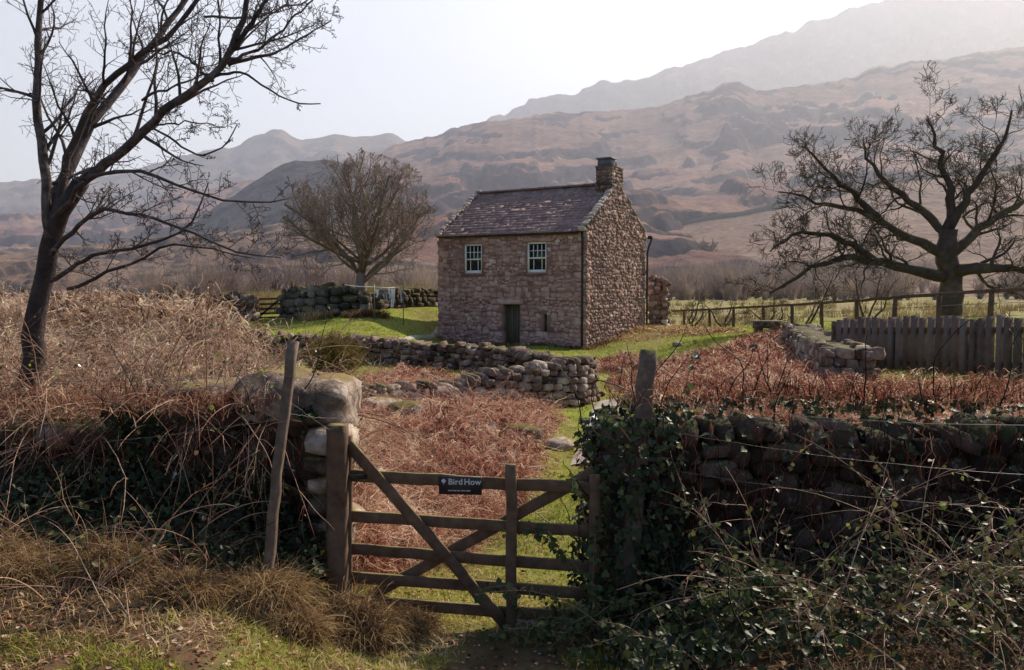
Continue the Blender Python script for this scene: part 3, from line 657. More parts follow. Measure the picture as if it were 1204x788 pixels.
# roof of graduated slates
rng = np.random.default_rng(21); mb = MB()
slope = math.atan2(ZR - ZE, HD / 2); Ls = (HD / 2) / math.cos(slope) + .22
for side in (0, 1):
    s = -.1; row = 0; cen, half, Rs, tn = [], [], [], []
    while s < Ls - .05:
        g = .27 - .10 * s / Ls; u = .05 - rng.uniform(0, .2)
        while u < HW - .15:
            w = rng.uniform(.22, .5); a = max(u, .12); b = min(u + w, HW - .12)
            if b - a > .06:
                yy = (-.17 + (s + g * .6) * math.cos(slope)); zz = ZE - .02 + (s + g * .6 - .17) * math.sin(slope) + .09
                if side: yy = HD - yy
                sg = 1 if not side else -1; th = slope - .03 + rng.normal(0, .005)
                R = np.array([[1, 0, 0], [0, math.cos(th), -math.sin(th) * sg], [0, math.sin(th) * sg, math.cos(th)]])
                cen.append(((a + b) / 2, yy, zz + rng.normal(0, .0015))); half.append(((b - a) / 2 - .006, g * .72, rng.uniform(.006, .010))); Rs.append(R); tn.append(np.clip(rng.normal(.5, .13), 0, 1))
            u += w
        s += g; row += 1
    cen = np.array(cen); half = np.array(half); Rs = np.array(Rs)
    v = CUBE_V[None] * half[:, None] + rng.normal(0, .003, (len(cen), 8, 3)); v = np.einsum('nij,nvj->nvi', Rs, v) + cen[:, None]
    mb.add(v, quads=(CUBE_Q[None] + (np.arange(len(cen)) * 8)[:, None, None]).reshape(-1, 4), tint=np.repeat(tn, 8))
# under-boarding so nothing shows through
for sg in (0, 1):
    y0, y1 = (-.12, HD / 2) if not sg else (HD + .12, HD / 2); z0 = ZE - .12 * SLP
    mb.add([(.1, y0, z0 + .01), (HW - .1, y0, z0 + .01), (HW - .1, y1, ZR + .01), (.1, y1, ZR + .01)], quads=[(0, 1, 2, 3)], tint=.1)
roof = mb.build('roof', M['slate'], cot)
# ridge stones
mb = MB(); u = .1; rg = []; 
while u < HW - .9:
    w = rng.uniform(.35, .5); box(mb, (u + w / 2, HD / 2, ZR + .13), (w / 2 - .01, .16, .045), tint=rng.uniform(.1, .5), jit=.008); u += w
mb.build('ridge', M['slate'], roof)
# eaves shadow course + verge stones
for gi, xg in enumerate((.06, HW - .08)):
    mb = MB(); cen, half, Rs, tn = [], [], [], []
    for side in (0, 1):
        s = .0
        while s < Ls - .1:
            l = rng.uniform(.16, .30); sm = s + l / 2; y = sm * math.cos(slope) - .1; z = ZE + (sm) * math.sin(slope) - .05 + (.16 if gi else .14)
            if side: y = HD - y
            th = slope * (1 if not side else -1)
            R = np.array([[1, 0, 0], [0, math.cos(th), -math.sin(th)], [0, math.sin(th), math.cos(th)]])
            cen.append((xg, y, z + rng.normal(0, .015))); half.append((.15, l / 2 * .97, rng.uniform(.05, .085))); Rs.append(R); tn.append(rng.uniform(.2, 1)); s += l
    stones(mb, cen, half, Rs, tn, rng, k=5); mb.build('verge_stones', M['verge'], cot)
for kp in [(HW - .1, -.06, ZE + .02), (.08, -.06, ZE + .02), (HW - .1, HD + .06, ZE + .02)]:
    mb = MB(); stones(mb, [kp], [(.17, .2, .11)], [np.eye(3)], [.7], rng); mb.build('kneeler', M['verge'], cot)
# chimney with its own stones
mb = MB(); cx, cy = HW - .42, HD / 2 + .02
box(mb, (cx, cy, 7.15), (.33, .58, .62), tint=.4); cen, half, Rs, tn = [], [], [], []
z = 6.2
while z < 7.76:
    h = rng.uniform(.1, .19)
    for face in range(4):
        Lf = .8 if face % 2 == 0 else 1.28; u = -Lf / 2
        while u < Lf / 2 - .04:
            l = min(rng.uniform(.16, .42), Lf / 2 - u); um = u + l / 2
            if face == 0: p = (cx + um, cy - .56, z + h / 2); R = np.eye(3)
            elif face == 2: p = (cx + um, cy + .56, z + h / 2); R = np.eye(3)
            elif face == 1: p = (cx + .32, cy + um, z + h / 2); R = rotz(math.pi / 2)
            else: p = (cx - .32, cy + um, z + h / 2); R = rotz(math.pi / 2)
            if not (face == 1 and z < 6.75): cen.append(p); half.append((l / 2, .09, h / 2)); Rs.append(R); tn.append(np.clip(rng.normal(.5 if face == 1 else .35, .22), 0, 1))  # sunward gable face tinted lighter, shaded faces darker
            u += l
    z += h
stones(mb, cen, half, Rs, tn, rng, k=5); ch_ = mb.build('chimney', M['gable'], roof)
mb = MB(); box(mb, (cx, cy, 7.80), (.42, .67, .03), tint=.1, jit=.006); mb.build('chimney_cap', M['slate'], roof)
mb = MB()
box(mb, (cx - .02, cy - .30, 7.99), (.30, .30, .15), tint=.5); box(mb, (cx - .02, cy - .30, 8.16), (.36, .36, .025), tint=.6); mb.build('chimney_cowl', M['lead'], roof)
mb = MB(); v = []; 
for a, r, z in ((0, .17, 7.83), (0, .12, 8.05), (0, .07, 8.26)):
    for k in range(10): an = k * 2 * math.pi / 10; v.append((cx + .05 + r * math.cos(an), cy + .38 + r * math.sin(an), z))
q = [(i * 10 + k, i * 10 + (k + 1) % 10, (i + 1) * 10 + (k + 1) % 10, (i + 1) * 10 + k) for i in range(2) for k in range(10)]
mb.add(v, quads=q, tris=[(20, 20 + k, 20 + k + 1) for k in range(1, 9)], tint=.3); mb.build('chimney_pot', M['iron'], roof)
# windows
mg, nt, out = newmat('window_glass'); b = N_(nt, 'ShaderNodeBsdfPrincipled', Roughness=.08); b.inputs['Base Color'].default_value = (.02, .02, .025, 1)
b.inputs['Specular IOR Level'].default_value = .5; nt.links.new(b.outputs[0], out.inputs[0]); M['glass'] = mg
for wi, (x0, x1, z0, z1) in enumerate(OPEN[:2]):
    w = x1 - x0; h = z1 - z0; f = MB(); fw = .075; Y = .11
    for a in (x0 + fw / 2, x1 - fw / 2): box(f, (a, Y, (z0 + z1) / 2), (fw / 2, .05, h / 2), tint=.6)
    box(f, ((x0 + x1) / 2, Y, z1 - fw / 2), (w / 2 - fw, .05, fw / 2), tint=.6); box(f, ((x0 + x1) / 2, Y, z0 + fw * .6), (w / 2 - fw, .05, fw * .6), tint=.7)
    win = f.build('window', M['white'], cot)
    xi0, xi1, zi0, zi1 = x0 + fw, x1 - fw, z0 + fw * 1.2, z1 - fw; zm = zi0 + (zi1 - zi0) * .47
    g = MB(); wi_ = xi1 - xi0
    box(g, ((xi0 + xi1) / 2, .10, zm), (wi_ / 2, .03, .032), tint=.6)
    for k in (1, 2, 3): box(g, (xi0 + wi_ * k / 4, .115, (zm + zi1) / 2), (.013, .02, (zi1 - zm) / 2 - .032), tint=.6)
    box(g, ((xi0 + xi1) / 2, .112, (zm + zi1) / 2 + .01), (wi_ / 2, .02, .013), tint=.6); g.build('sash_bars', M['white'], win)
    g = MB()
    for k in (.26, .76): box(g, (xi0 + wi_ * k, .13, (zm + zi0) / 2), (.013, .02, (zm - zi0) / 2 - .032), tint=.6)
    box(g, ((xi0 + xi1) / 2, .13, zi0 + .02), (wi_ / 2, .022, .02), tint=.6); g.build('lower_sash', M['white'], win)
    g = MB(); box(g, ((xi0 + xi1) / 2, .15, (zi0 + zi1) / 2), (wi_ / 2 + .01, .006, (zi1 - zi0) / 2 + .01), tint=.5); g.build('pane', M['glass'], win)
    g = MB(); box(g, ((x0 + x1) / 2, .03, z0 - .05), (w / 2 + .10, .11, .045), tint=.25, jit=.006); g.build('sill', M['house'], win)
    g = MB(); box(g, ((x0 + x1) / 2, .06, z1 + .1), (w / 2 + .16, .09, .09), tint=.55, jit=.012); g.build('lintel', M['house'], win)
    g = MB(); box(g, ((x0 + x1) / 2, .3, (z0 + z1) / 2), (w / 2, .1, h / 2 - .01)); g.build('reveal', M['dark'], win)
# door
x0, x1, z0, z1 = OPEN[2]; g = MB(); zd = -.45
for k in range(5): wd = (x1 - x0 - .16) / 5; box(g, (x0 + .08 + wd * (k + .5), .34, (zd + z1 - .06) / 2), (wd / 2 - .006, .02, (z1 - .06 - zd) / 2), tint=.3 + .4 * (k % 2))
dr = g.build('door', M['door'], cot)
g = MB(); box(g, (x1 - .2, .30, .55), (.03, .025, .05)); g.build('handle', M['iron'], dr)
g = MB(); box(g, (x0 + .04, .33, (zd + z1) / 2), (.04, .05, (z1 - zd) / 2)); box(g, (x1 - .04, .33, (zd + z1) / 2), (.04, .05, (z1 - zd) / 2)); box(g, ((x0 + x1) / 2, .33, z1 - .03), ((x1 - x0) / 2 - .08, .05, .03)); g.build('frame', M['door'], dr)
g = MB(); box(g, ((x0 + x1) / 2 - .02, .05, z1 + .11), ((x1 - x0) / 2 + .24, .10, .11), tint=.8, jit=.014); g.build('door_lintel', M['house'], cot)
g = MB(); box(g, ((x0 + x1) / 2, .0, -.38), ((x1 - x0) / 2 + .1, .3, .08), tint=.6, jit=.01); g.build('doorstep', M['house'], cot)
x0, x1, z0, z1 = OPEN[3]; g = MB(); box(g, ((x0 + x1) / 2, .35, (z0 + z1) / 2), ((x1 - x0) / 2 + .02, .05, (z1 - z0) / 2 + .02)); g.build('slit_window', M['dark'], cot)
# gutter, near corner tube, gable downpipe
g = MB(); tubes(g, [[(.05, -.21, ZE - .10), (3, -.21, ZE - .11), (HW - .25, -.21, ZE - .12)]], [[.045] * 3], 8, .5); g.build('gutter', M['iron'], cot)
g = MB(); tubes(g, [[(HW - .14, -.10, ZE - .1), (HW - .13, -.05, ZE - .5), (HW - .13, -.05, 2), (HW - .13, -.05, -.6)]], [[.05] * 4], 8, .3); g.build('downpipe', M['iron'], cot)  # tube stands in for a wet shadow line down the near corner
g = MB(); tubes(g, [[(HW - .2, HD + .24, ZE + .02), (HW + .22, HD + .24, ZE), (HW + .26, HD + .2, ZE - .1), (HW + .16, HD + .06, ZE - .5), (HW + .12, HD + .0, ZE - .8), (HW + .12, HD, 2), (HW + .12, HD, -.3)]], [[.05] * 7], 8, .3)
box(g, (HW + .2, HD + .2, ZE - .02), (.09, .1, .08)); g.build('downpipe', M['iron'], cot)

# small ruined outhouse wall behind the cottage
stone_wall('outhouse_wall', 'short stub of rough stone wall behind the cottage corner', 'wall', [(7.0, 42.8), (7.7, 42.6)], [2.35, 2.1], .5, .2, M['gable'], 130, cope=True)

# ------------------------------------------------------------------ the gate
gd = np.array([at(683, 572, 5.72) - at(411, 560, 5.9)])[0]
def gate_pt(px, py):   # point on the plane of the gate
    x0 = (411 - 602) / 1000 * 5.9; x1 = (690 - 602) / 1000 * 5.72; y0, y1 = 5.9, 5.72
    k = (px - 602) / 1000; t = (k * y0 - x0) / ((x1 - x0) - k * (y1 - y0)); Y = y0 + t * (y1 - y0); return at(px, py, Y)
gate = thing('field_gate', 'old mossy five bar wooden gate with crossed braces and a name sign', 'gate', (-1.13, 5.9, 0))
gl = np.array([-1.13, 5.9, 0]); gn = np.array([-.1, -1., 0]); gn /= np.linalg.norm(gn)
def gbar(name, a, b, w, h, off=0., par=gate, cuts=10, mat='timber', up=(0, 0, 1), tint=.4):
    m_ = MB(); bar(m_, a - gl + gn * off, b - gl + gn * off, w, h, up=up, cuts=cuts, jit=.0022, tint=tint); return m_.build(name, M[mat], par)
for (ya, yb) in ((559.5, 573), (607, 624), (646, 666), (679, 697), (706, 726)):
    h = .082 if ya < 600 else .078
    gbar('rail', gate_pt(403, ya - 1), gate_pt(697, yb + 1), .028, h)
gbar('hanging_stile', gate_pt(407, 512), gate_pt(407, 716), .055, .085, 0.0, up=(1, 0, 0))
gbar('closing_stile', gate_pt(699, 558), gate_pt(699, 740), .04, .075, 0, up=(1, 0, 0))
gbar('stile', gate_pt(602, 545), gate_pt(602, 744), .045, .075, .042, up=(1, 0, 0))
gbar('brace', gate_pt(412, 522), gate_pt(600, 738), .03, .078, .036)
gbar('brace', gate_pt(440, 700), gate_pt(699, 556), .03, .078, -.036)
for yy in (559, 707):
    m_ = MB(); c = gate_pt(399, yy); e = gate_pt(432, yy + .8); bar(m_, c - gl + gn * .050, e - gl + gn * .022, .006, .032, tint=.6); box(m_, (e + (c - e) * .15) - gl + gn * .03, (.006, .006, .006)); m_.build('hinge', M['iron'], gate)
m_ = MB(); p = gate_pt(683, 625)
tubes(m_, [[gate_pt(686, 590) - gl + gn * .05, gate_pt(681, 598) - gl + gn * .07, gate_pt(681, 650) - gl + gn * .07, gate_pt(686, 658) - gl + gn * .05]], [[.006] * 4], 6); m_.build('latch', M['iron'], gate)
# sign
s0 = gate_pt(517, 558.8); s1 = gate_pt(567, 559.6); sb = gate_pt(518, 580.3); sx = s1 - s0; sw = np.linalg.norm(sx); sx /= sw; sh_ = .125
a = math.atan2(sx[1], sx[0]); tl = -math.asin(sx[2])
SR = rotz(a) @ np.array([[math.cos(tl), 0, math.sin(tl)], [0, 1, 0], [-math.sin(tl), 0, math.cos(tl)]])
sc = (s0 + s1) / 2 + np.array([0, 0, -sh_ / 2]) + gn * .030
sg = thing('name_sign', 'small dark Bird How name sign fixed to the top rail of the gate', 'sign', tuple(sc)); sg.rotation_euler = Matrix(SR.tolist()).to_euler()
m_ = MB(); bar(m_, (-sw / 2, 0, 0), (sw / 2, 0, 0), .012, sh_); m_.build('board', M['sign'], sg)
def text(body, size, x, z, name, sp=1.0, bold=0.):
    cu = bpy.data.curves.new(name, 'FONT'); cu.body = body; cu.size = size; cu.extrude = .0008; cu.offset = bold; cu.space_character = sp
    o = bpy.data.objects.new('tmp', cu); C.objects.link(o); bpy.context.view_layer.update()
    me = bpy.data.meshes.new_from_object(o.evaluated_get(bpy.context.evaluated_depsgraph_get())); bpy.data.objects.remove(o); me.name = name
    me.transform(Matrix.Rotation(math.pi / 2, 4, 'X')); me.transform(Matrix.Translation((x, -.0078, z))); me.materials.clear(); me.materials.append(M['lettering'])
    o = bpy.data.objects.new(name, me); C.objects.link(o); o.parent = sg; return o
text('Bird', .058, -sw / 2 + .066, .008, 'lettering', 1.04, .0012); text('How', .058, -sw / 2 + .176, .008, 'lettering', 1.04, .0012)
m_ = MB(); x = -sw / 2 + .068; rr = random.Random(4)
for wl in (7, 2, 8):       # a line of small print, too small to read in the photo
    for _ in range(wl): box(m_, (x, -.0074, -.035), (.0030, .0006, rr.uniform(.0035, .0055)), tint=.3); x += .0085
    x += .006
m_.build('small_print', M['lettering'], sg)
m_ = MB(); ex, ez = -sw / 2 + .034, .030     # oak-leaf-like emblem
for (dx, dz, r) in ((0, .008, .009), (-.009, .002, .007), (.009, .002, .007), (-.006, -.006, .006), (.006, -.006, .006)):
    v = [(ex + dx + r * math.cos(k * math.pi / 4), -.0076 - .0003 * dx * 100, ez + dz + r * math.sin(k * math.pi / 4)) for k in range(8)] + [(ex + dx, -.0084, ez + dz)]
    m_.add(v, tris=[(8, k, (k + 1) % 8) for k in range(8)], tint=.5)
box(m_, (ex, -.0074, ez - .018), (.0016, .0006, .009)); m_.build('emblem', M['lettering'], sg)

def post(name, label, top, bot, w, d, mat, group=None, tint=.5, peak=.02, cuts=14, jit=.004, R=None):
    top = np.asarray(top); bot = np.asarray(bot); m_ = MB()
    bar(m_, bot - bot, top - bot, w, d, up=(0, 1, 0), cuts=cuts, jit=jit, tint=tint)
    o = m_.build(name, M[mat], loc=None); o.location = bot; tag(o, label, 'post', group); return o
p_t, p_b = at(397.5, 499, 5.83), at(396, 735, 5.83)
post('gatepost', 'thick square dark hinge post on the left of the gate', p_t, p_b, .135, .14, 'timber', tint=.35)
post('fence_stake', 'thin leaning grey stake before the wall left of the gate', at(345, 400, 5.55), at(308, 722, 5.2), .062, .06, 'stake', tint=.55)
post('fence_post', 'stout weathered post leaning above the ivy right of the gate', at(762, 414, 6.0), at(738, 700, 5.68), .115, .11, 'stake', tint=.5)
def wires(name, label, runs, r=.0016, sag=.02, barb=True, group='wire strands'):
    m_ = MB()
    for a, b in runs:
        a = np.array(a); b = np.array(b); t = np.linspace(0, 1, 24)[:, None]; P = a + (b - a) * t; P[:, 2] -= sag * 4 * (t[:, 0] * (1 - t[:, 0]))
        P += RNG.normal(0, .0015, P.shape)
        tubes(m_, P[None], np.full((1, 24), r), 4)
        if barb:
            n = int(np.linalg.norm(b - a) / .12)
            for k in range(1, n):
                c = a + (b - a) * k / n; c[2] -= sag * 4 * (k / n * (1 - k / n)); dd = runit(RNG, 1)[0] * .014; tubes(m_, [[c - dd, c, c + dd]], [[r * .9] * 3], 3)
    o = m_.build(name, M['wire']); tag(o, label, 'wire', group); return o
wires('barbed_wire', 'rusty barbed strands strung from the leaning stake to the hinge post', [(at(338, 470, 5.5), at(398, 512, 5.8)), (at(335, 485, 5.5), at(396, 492, 5.8)), (at(120, 520, 5.7), at(334, 492, 5.5))], sag=.01)
wires('barbed_wire', 'thin barbed strands sagging across the ivy covered wall to the right', [(at(757, 468, 5.82), at(1230, 500, 5.2)), (at(752, 500, 5.8), at(1230, 560, 5.2)), (at(748, 545, 5.75), at(1230, 600, 5.2))], sag=.05)

# ------------------------------------------------------------------ far field gate, rail fence, board fence
fg = thing('field_gate', 'small dark field gate beyond the lawn between two walls', 'gate', (*A2(302, 40.6), at(302, 375, 40.6)[2]))
fl = np.array(fg.location)
def fgp(px, py): return at(px, py, 40.6) - fl
for y in (351, 357, 362.5, 368, 373):
    m_ = MB(); bar(m_, fgp(304, y + .8), fgp(333, y), .04, .1, tint=.4); m_.build('rail', M['timber'], fg)
m_ = MB(); bar(m_, fgp(305, 372), fgp(329, 352), .04, .1, tint=.4); m_.build('brace', M['timber'], fg)
for px in (304.5, 332):
    m_ = MB(); bar(m_, fgp(px, 376), fgp(px, 349.5), .09, .1, up=(0, 1, 0), tint=.3); m_.build('stile', M['timber'], fg)
for px, w, t, lab in ((301, .26, 349, 'dark post on the hinge side of the far field gate'), (335.5, .3, 344, 'dark post on the latch side of the far field gate'), (344, .12, 333, 'thin stake standing behind the mossy boulder wall')):
    p = at(px, 378, 40.5); p2 = at(px, t, 40.5); post('gatepost' if w > .2 else 'fence_post', lab, (p[0], 40.5, p2[2]), (p[0], 40.5, p[2] - .2), w, w * .9, 'timber', cuts=3, jit=.006)
FENCE = [(781, 49, 366, 387), (805, 46.5, 365, 388), (834.5, 43.5, 364, 388), (862.7, 40.5, 362, 388), (899, 37.5, 360.5, 389), (931.6, 34.8, 358.5, 390), (966.6, 32.2, 356, 391), (1006.7, 29.8, 353.5, 392), (1052, 27.6, 350, 393), (1105, 25.6, 346, 394), (1165, 23.8, 342, 395), (1235, 22.2, 338, 396)]
rf = thing('rail_fence', 'low post and rail fence along the field edge right of the cottage', 'fence', tuple(at(899, 389, 37.5)))
rl = np.array(rf.location); tops = []
for px, Y, t, b in FENCE:
    a = at(px, t, Y); g = gz(a[0], a[1]); m_ = MB(); lean = RNG.normal(0, .03)
    bar(m_, np.array([a[0], Y, min(g, a[2] - .7) - .15]) - rl, np.array([a[0] + lean, Y, a[2]]) - rl, .12, .12, up=(0, 1, 0), cuts=3, jit=.008, tint=.35); m_.build('fence_post', M['timber'], rf); tops.append(a + np.array([lean, 0, 0]))
for i in range(len(tops) - 1):
    m_ = MB(); bar(m_, tops[i] - rl + (0, -.09, 0), tops[i + 1] - rl + (0, -.09, 0), .05, .10, cuts=4, jit=.006, tint=.35); m_.build('rail', M['timber'], rf)
m_ = MB()
for dz in (-.35, -.7):
    P = np.array([t + np.array([0, -.07, dz]) for t in tops]) - rl; tubes(m_, P[None], np.full((1, len(P)), .008), 4)
m_.build('wire', M['wire'], rf)
bf = thing('board_fence', 'dark vertical board fence panel at the right beside the mossy wall', 'fence', tuple(at(1010, 442, 14.5)))
bl = np.array(bf.location); rr = random.Random(3); k = 0
xa = at(984, 375, 15.0); xb = at(1260, 372, 12.6); dv = xb - xa; Lb = np.hypot(dv[0], dv[1]); nb = int(Lb / .125); boards = MB()
for i in range(nb):
    t = (i + .5) / nb; p = xa + dv * t; g = gz(p[0], p[1]); ztop = p[2] + rr.uniform(-.035, .045)
    p = p + np.array([0, .007 * (i % 2), 0]); bar(boards, np.array([p[0], p[1], g - .1]) - bl, np.array([p[0] + rr.uniform(-.01, .01), p[1], ztop]) - bl, rr.uniform(.12, .15), .012, up=(0, 1, 0), cuts=2, jit=.001, bev=False, tint=rr.uniform(.4, .9))
boards.build('boards', M['boards'], bf)
for zz in (.25, .8):
    m_ = MB(); a = xa.copy(); b = xb.copy(); a[2] += -1.0 + zz; b[2] += -1.0 + zz; a[1] += .05; b[1] += .05; bar(m_, a - bl, b - bl, .05, .09, tint=.3); m_.build('rail', M['timber'], bf)
for t in (0.004, .33, .66, .97):
    p = xa + dv * t; m_ = MB(); bar(m_, np.array([p[0], p[1] + .12, gz(p[0], p[1]) - .1]) - bl, np.array([p[0], p[1] + .12, p[2] - .05]) - bl, .1, .1, up=(0, 1, 0), tint=.3); m_.build('fence_post', M['timber'], bf)

# ------------------------------------------------------------------ washing line
wl = thing('washing_line', 'thin washing line strung from the round bare tree to two slim poles', 'washing line', tuple(at(440, 380, 36)))
wo = np.array(wl.location)
pa, pb, pc = at(405, 335, 38.2), at(440, 337.5, 36.5), at(474, 337, 38)
for P in ([pa, (pa + pb) / 2 - (0, 0, .04), pb], [pb, (pb + pc) / 2 - (0, 0, .05), pc], [pa + (0, .4, 0), (pa + pb) / 2 - (0, -.4, .02), pb + (0, .4, 0)]):
    m_ = MB(); tubes(m_, [[np.asarray(q) - wo for q in P]], [[.014] * 3], 4); m_.build('line', M['white'], wl)
for p in (pb, pc):
    m_ = MB(); g = gz(p[0], p[1]); tubes(m_, [[(p[0] - wo[0], p[1] - wo[1], g - .1 - wo[2]), (p[0] - wo[0], p[1] - wo[1], p[2] - wo[2] + .1)]], [[.022] * 2], 6); m_.build('pole', M['wire'], wl)
def cmat(n, c): return tintmat(n, [(0, tuple(x * .85 for x in c)), (1, c)], 3, .3, rough=.8, bump=.1)
CL = [('white', (.78, .8, .84)), ('blue', (.12, .17, .28)), ('blue', (.16, .20, .32)), ('white', (.75, .77, .8)), ('maroon', (.16, .03, .04)), ('grey', (.35, .33, .36))]
GAR = [(441, 445, 340, 349, 'white', 'shirt', 'small white shirt pegged first on the washing line'), (445.5, 450.5, 340, 351, 'blue', 'trousers', 'dark blue trousers hanging second on the washing line'),
       (451.5, 455.5, 340, 352, 'grey', 'trousers', 'grey trousers hanging in the middle of the washing line'), (456, 458.6, 338.5, 351, 'white', 'towel', 'narrow white towel on the washing line'),
       (459.5, 464.5, 339, 361, 'white', 'trousers', 'long white trousers hanging beside the maroon dress'), (464.8, 468.2, 339, 360, 'maroon', 'dress', 'long maroon dress on the washing line'), (468.6, 472.8, 339, 355, 'pale', 'shirt', 'pale shirt pegged last by the far pole')]
CM = {'white': cmat('white_cloth', (.78, .79, .83)), 'blue': cmat('blue_cloth', (.10, .13, .22)), 'grey': cmat('grey_cloth', (.22, .22, .27)), 'maroon': cmat('maroon_cloth', (.14, .03, .04)), 'pale': cmat('pale_cloth', (.55, .5, .52))}
for gi, (x0, x1, y0, y1, cn, kind, lab) in enumerate(GAR):
    Y = 36.5 + (x0 - 440) / 34 * 1.5; a = at(x0, y0, Y); b = at(x1, y0, Y); zb = at(x0, y1, Y)[2]; nu, nv = 11, 12; w = np.linalg.norm(b - a); m_ = MB()
    def sheet(u0, u1, v0, v1):
        U, V = np.meshgrid(np.linspace(u0, u1, 6), np.linspace(v0, v1, nv)); X = a[0] + (b[0] - a[0]) * (.5 + (U - .5) * (.92 - .22 * V)) + .04 * np.sin(V * 3 + gi * 2) * V
        Yy = Y + .05 * np.sin(U * 11 + gi) * V + .05 * V * np.sin(gi * 2.3); Z = a[2] + (zb - a[2]) * V - .02 * np.sin(U * 3.14)
        i, j = np.meshgrid(np.arange(nv - 1), np.arange(5), indexing='ij'); k = i * 6 + j
        m_.add(np.stack([X, Yy, Z], -1), quads=np.stack([k, k + 1, k + 7, k + 6], -1).reshape(-1, 4))
    if kind == 'trousers': sheet(0, 1, 0, .3); sheet(0, .46, .3, 1); sheet(.54, 1, .3, 1)
    elif kind == 'shirt': sheet(.22, .78, 0, 1); sheet(0, .22, 0, .45); sheet(.78, 1, 0, .45)
    else: sheet(0, 1, 0, 1)
    o = m_.build(kind, CM[cn], smooth=True, loc=tuple(a)); tag(o, lab, 'laundry' if kind == 'towel' else 'clothing', 'washing hung out to dry')

# ------------------------------------------------------------------ trees
class Tree:
    def __init__(s, seed, inside=None): s.rng = np.random.default_rng(seed); s.poly = {}; s.inside = inside; s.n = 0
    def emit(s, P, R):
        s.poly.setdefault(len(P), []).append((P, R)); s.n += 1
    def grow(s, p, d, L, r, lev, prm):
        rng = s.rng; K = prm['K'][lev]; gn_ = prm['gnarl'][lev]; up = prm['up'][lev]
        P = [np.array(p, float)]; d = np.array(d, float) / np.linalg.norm(d); R = [r]; step = L / (K - 1); cut = False
        for i in range(K - 1):
            d = d + rng.normal(0, gn_, 3) + np.array([0, 0, up]); d /= np.linalg.norm(d)
            q = P[-1] + d * step
            if s.inside is not None and lev > 0 and not s.inside(q): step *= .35; q = P[-1] + d * step
            P.append(q); R.append(max(r * (1 - (i + 1) / (K - 1) * prm['taper'][lev]), prm['rmin']))
        P = np.array(P); R = np.array(R); s.emit(P, R)
        if lev + 1 < len(prm['K']): s.kids(P, R, L, lev + 1, prm)
        return P, R
    def kids(s, P, R, L, lev, prm, t0=.18, n=None, Lf=None):
        rng = s.rng; n = n or prm['n'][lev]; n = max(1, int(rng.normal(n, n * .12)))
        for k in range(n):
            t = t0 + (1 - t0) * (k + rng.uniform(.1, .9)) / n; x = t * (len(P) - 1); i = min(int(x), len(P) - 2); f = x - i
            q = P[i] * (1 - f) + P[i + 1] * f; rr = R[i] * (1 - f) + R[i + 1] * f; dd = P[i + 1] - P[i]; dd = dd / (np.linalg.norm(dd) + 1e-9)
            v = runit(rng, 1)[0]; v[2] += prm.get('lift', .2); v = v - dd * v.dot(dd); v /= np.linalg.norm(v) + 1e-9
            a = math.radians(rng.normal(*prm['ang'][lev])); nd = dd * math.cos(a) + v * math.sin(a)
            Lc = (Lf or L) * prm['lf'][lev] * rng.uniform(.6, 1.2) * (1.15 - .55 * t)
            s.grow(q, nd, Lc, min(rr * prm['rf'][lev], rr * .95), lev, prm)
    def build(s, name, mat, parent, loc, sides=lambda r: 7 if r > .06 else (5 if r > .018 else 3), filt=None):
        mb = MB()
        for K, lst in s.poly.items():
            groups = {}
            for P, R in lst:
                groups.setdefault(sides(R[0]), []).append((P, R))
            for S, l in groups.items():
                tn = s.rng.uniform(.25, .75, len(l)); tubes(mb, np.array([a for a, _ in l]), np.array([b for _, b in l]), S, tn)
        mb.v = [v - np.asarray(loc) for v in mb.v]
        return mb.build(name, mat, parent, smooth=True)

def root_flare(P0, r, K=6, H=1.0, d=(0, 0, 1)):
    t = np.linspace(0, 1, K)[:, None]; P = np.asarray(P0) + np.asarray(d) * H * t; R = r * (1 + .7 * np.exp(-t[:, 0] * 6)); return P, R

# round bare tree behind the field wall
b = at(424, 371, 40.2); tb = np.array([b[0], b[1], gz(b[0], b[1]) - .1]); rt = thing('ash_tree', 'round headed bare tree forking low behind the mossy boulder wall', 'tree', tuple(tb))
cen_ = tb + np.array([.15, 0, 4.2])
def ell(q): d_ = (q - cen_) / np.array([3.75, 3.4, 3.25]); return d_.dot(d_) < 1 and q[2] > tb[2] + 1.2 + .25 * np.hypot(*(q - tb)[:2]) * 0
T = Tree(31, ell); prm = dict(K=[7, 7, 6, 5, 4], gnarl=[.15, .15, .17, .2, .22], up=[.05, .05, .05, .04, .03], taper=[.55, .75, .8, .8, .6], n=[0, 10, 7, 5, 4], ang=[(0, 0), (42, 10), (44, 12), (42, 14), (45, 15)], lf=[0, .62, .55, .55, .6], rf=[0, .45, .5, .5, .6], rmin=.007, lift=.35)
trunk = Tree(1); P, R = root_flare(tb, .27, 7, 2.3, (.03, 0, 1)); R[-1] = .12; R[-2] = .2; R[-3] = .26; trunk.emit(P, R)
top = P[-1]
for k in range(15):
    a = k * 2.399 + .3; el_ = [78, 58, 40, 64, 26, 48, 16, 54, 34, 68, 14, 44, 22, 60, 30][k]; d = np.array([math.cos(a) * math.cos(math.radians(el_)), math.sin(a) * math.cos(math.radians(el_)), math.sin(math.radians(el_))])
    T.grow(top + np.array([0, 0, -.95 + 1.0 * (k % 5) / 4]) + d * .05, d, 5.2 if el_ > 40 else 4.0, .13 - .004 * k, 0, prm)
trunk.build('trunk', M['bark'], rt, tb); T.build('crown', M['bark'], rt, tb)

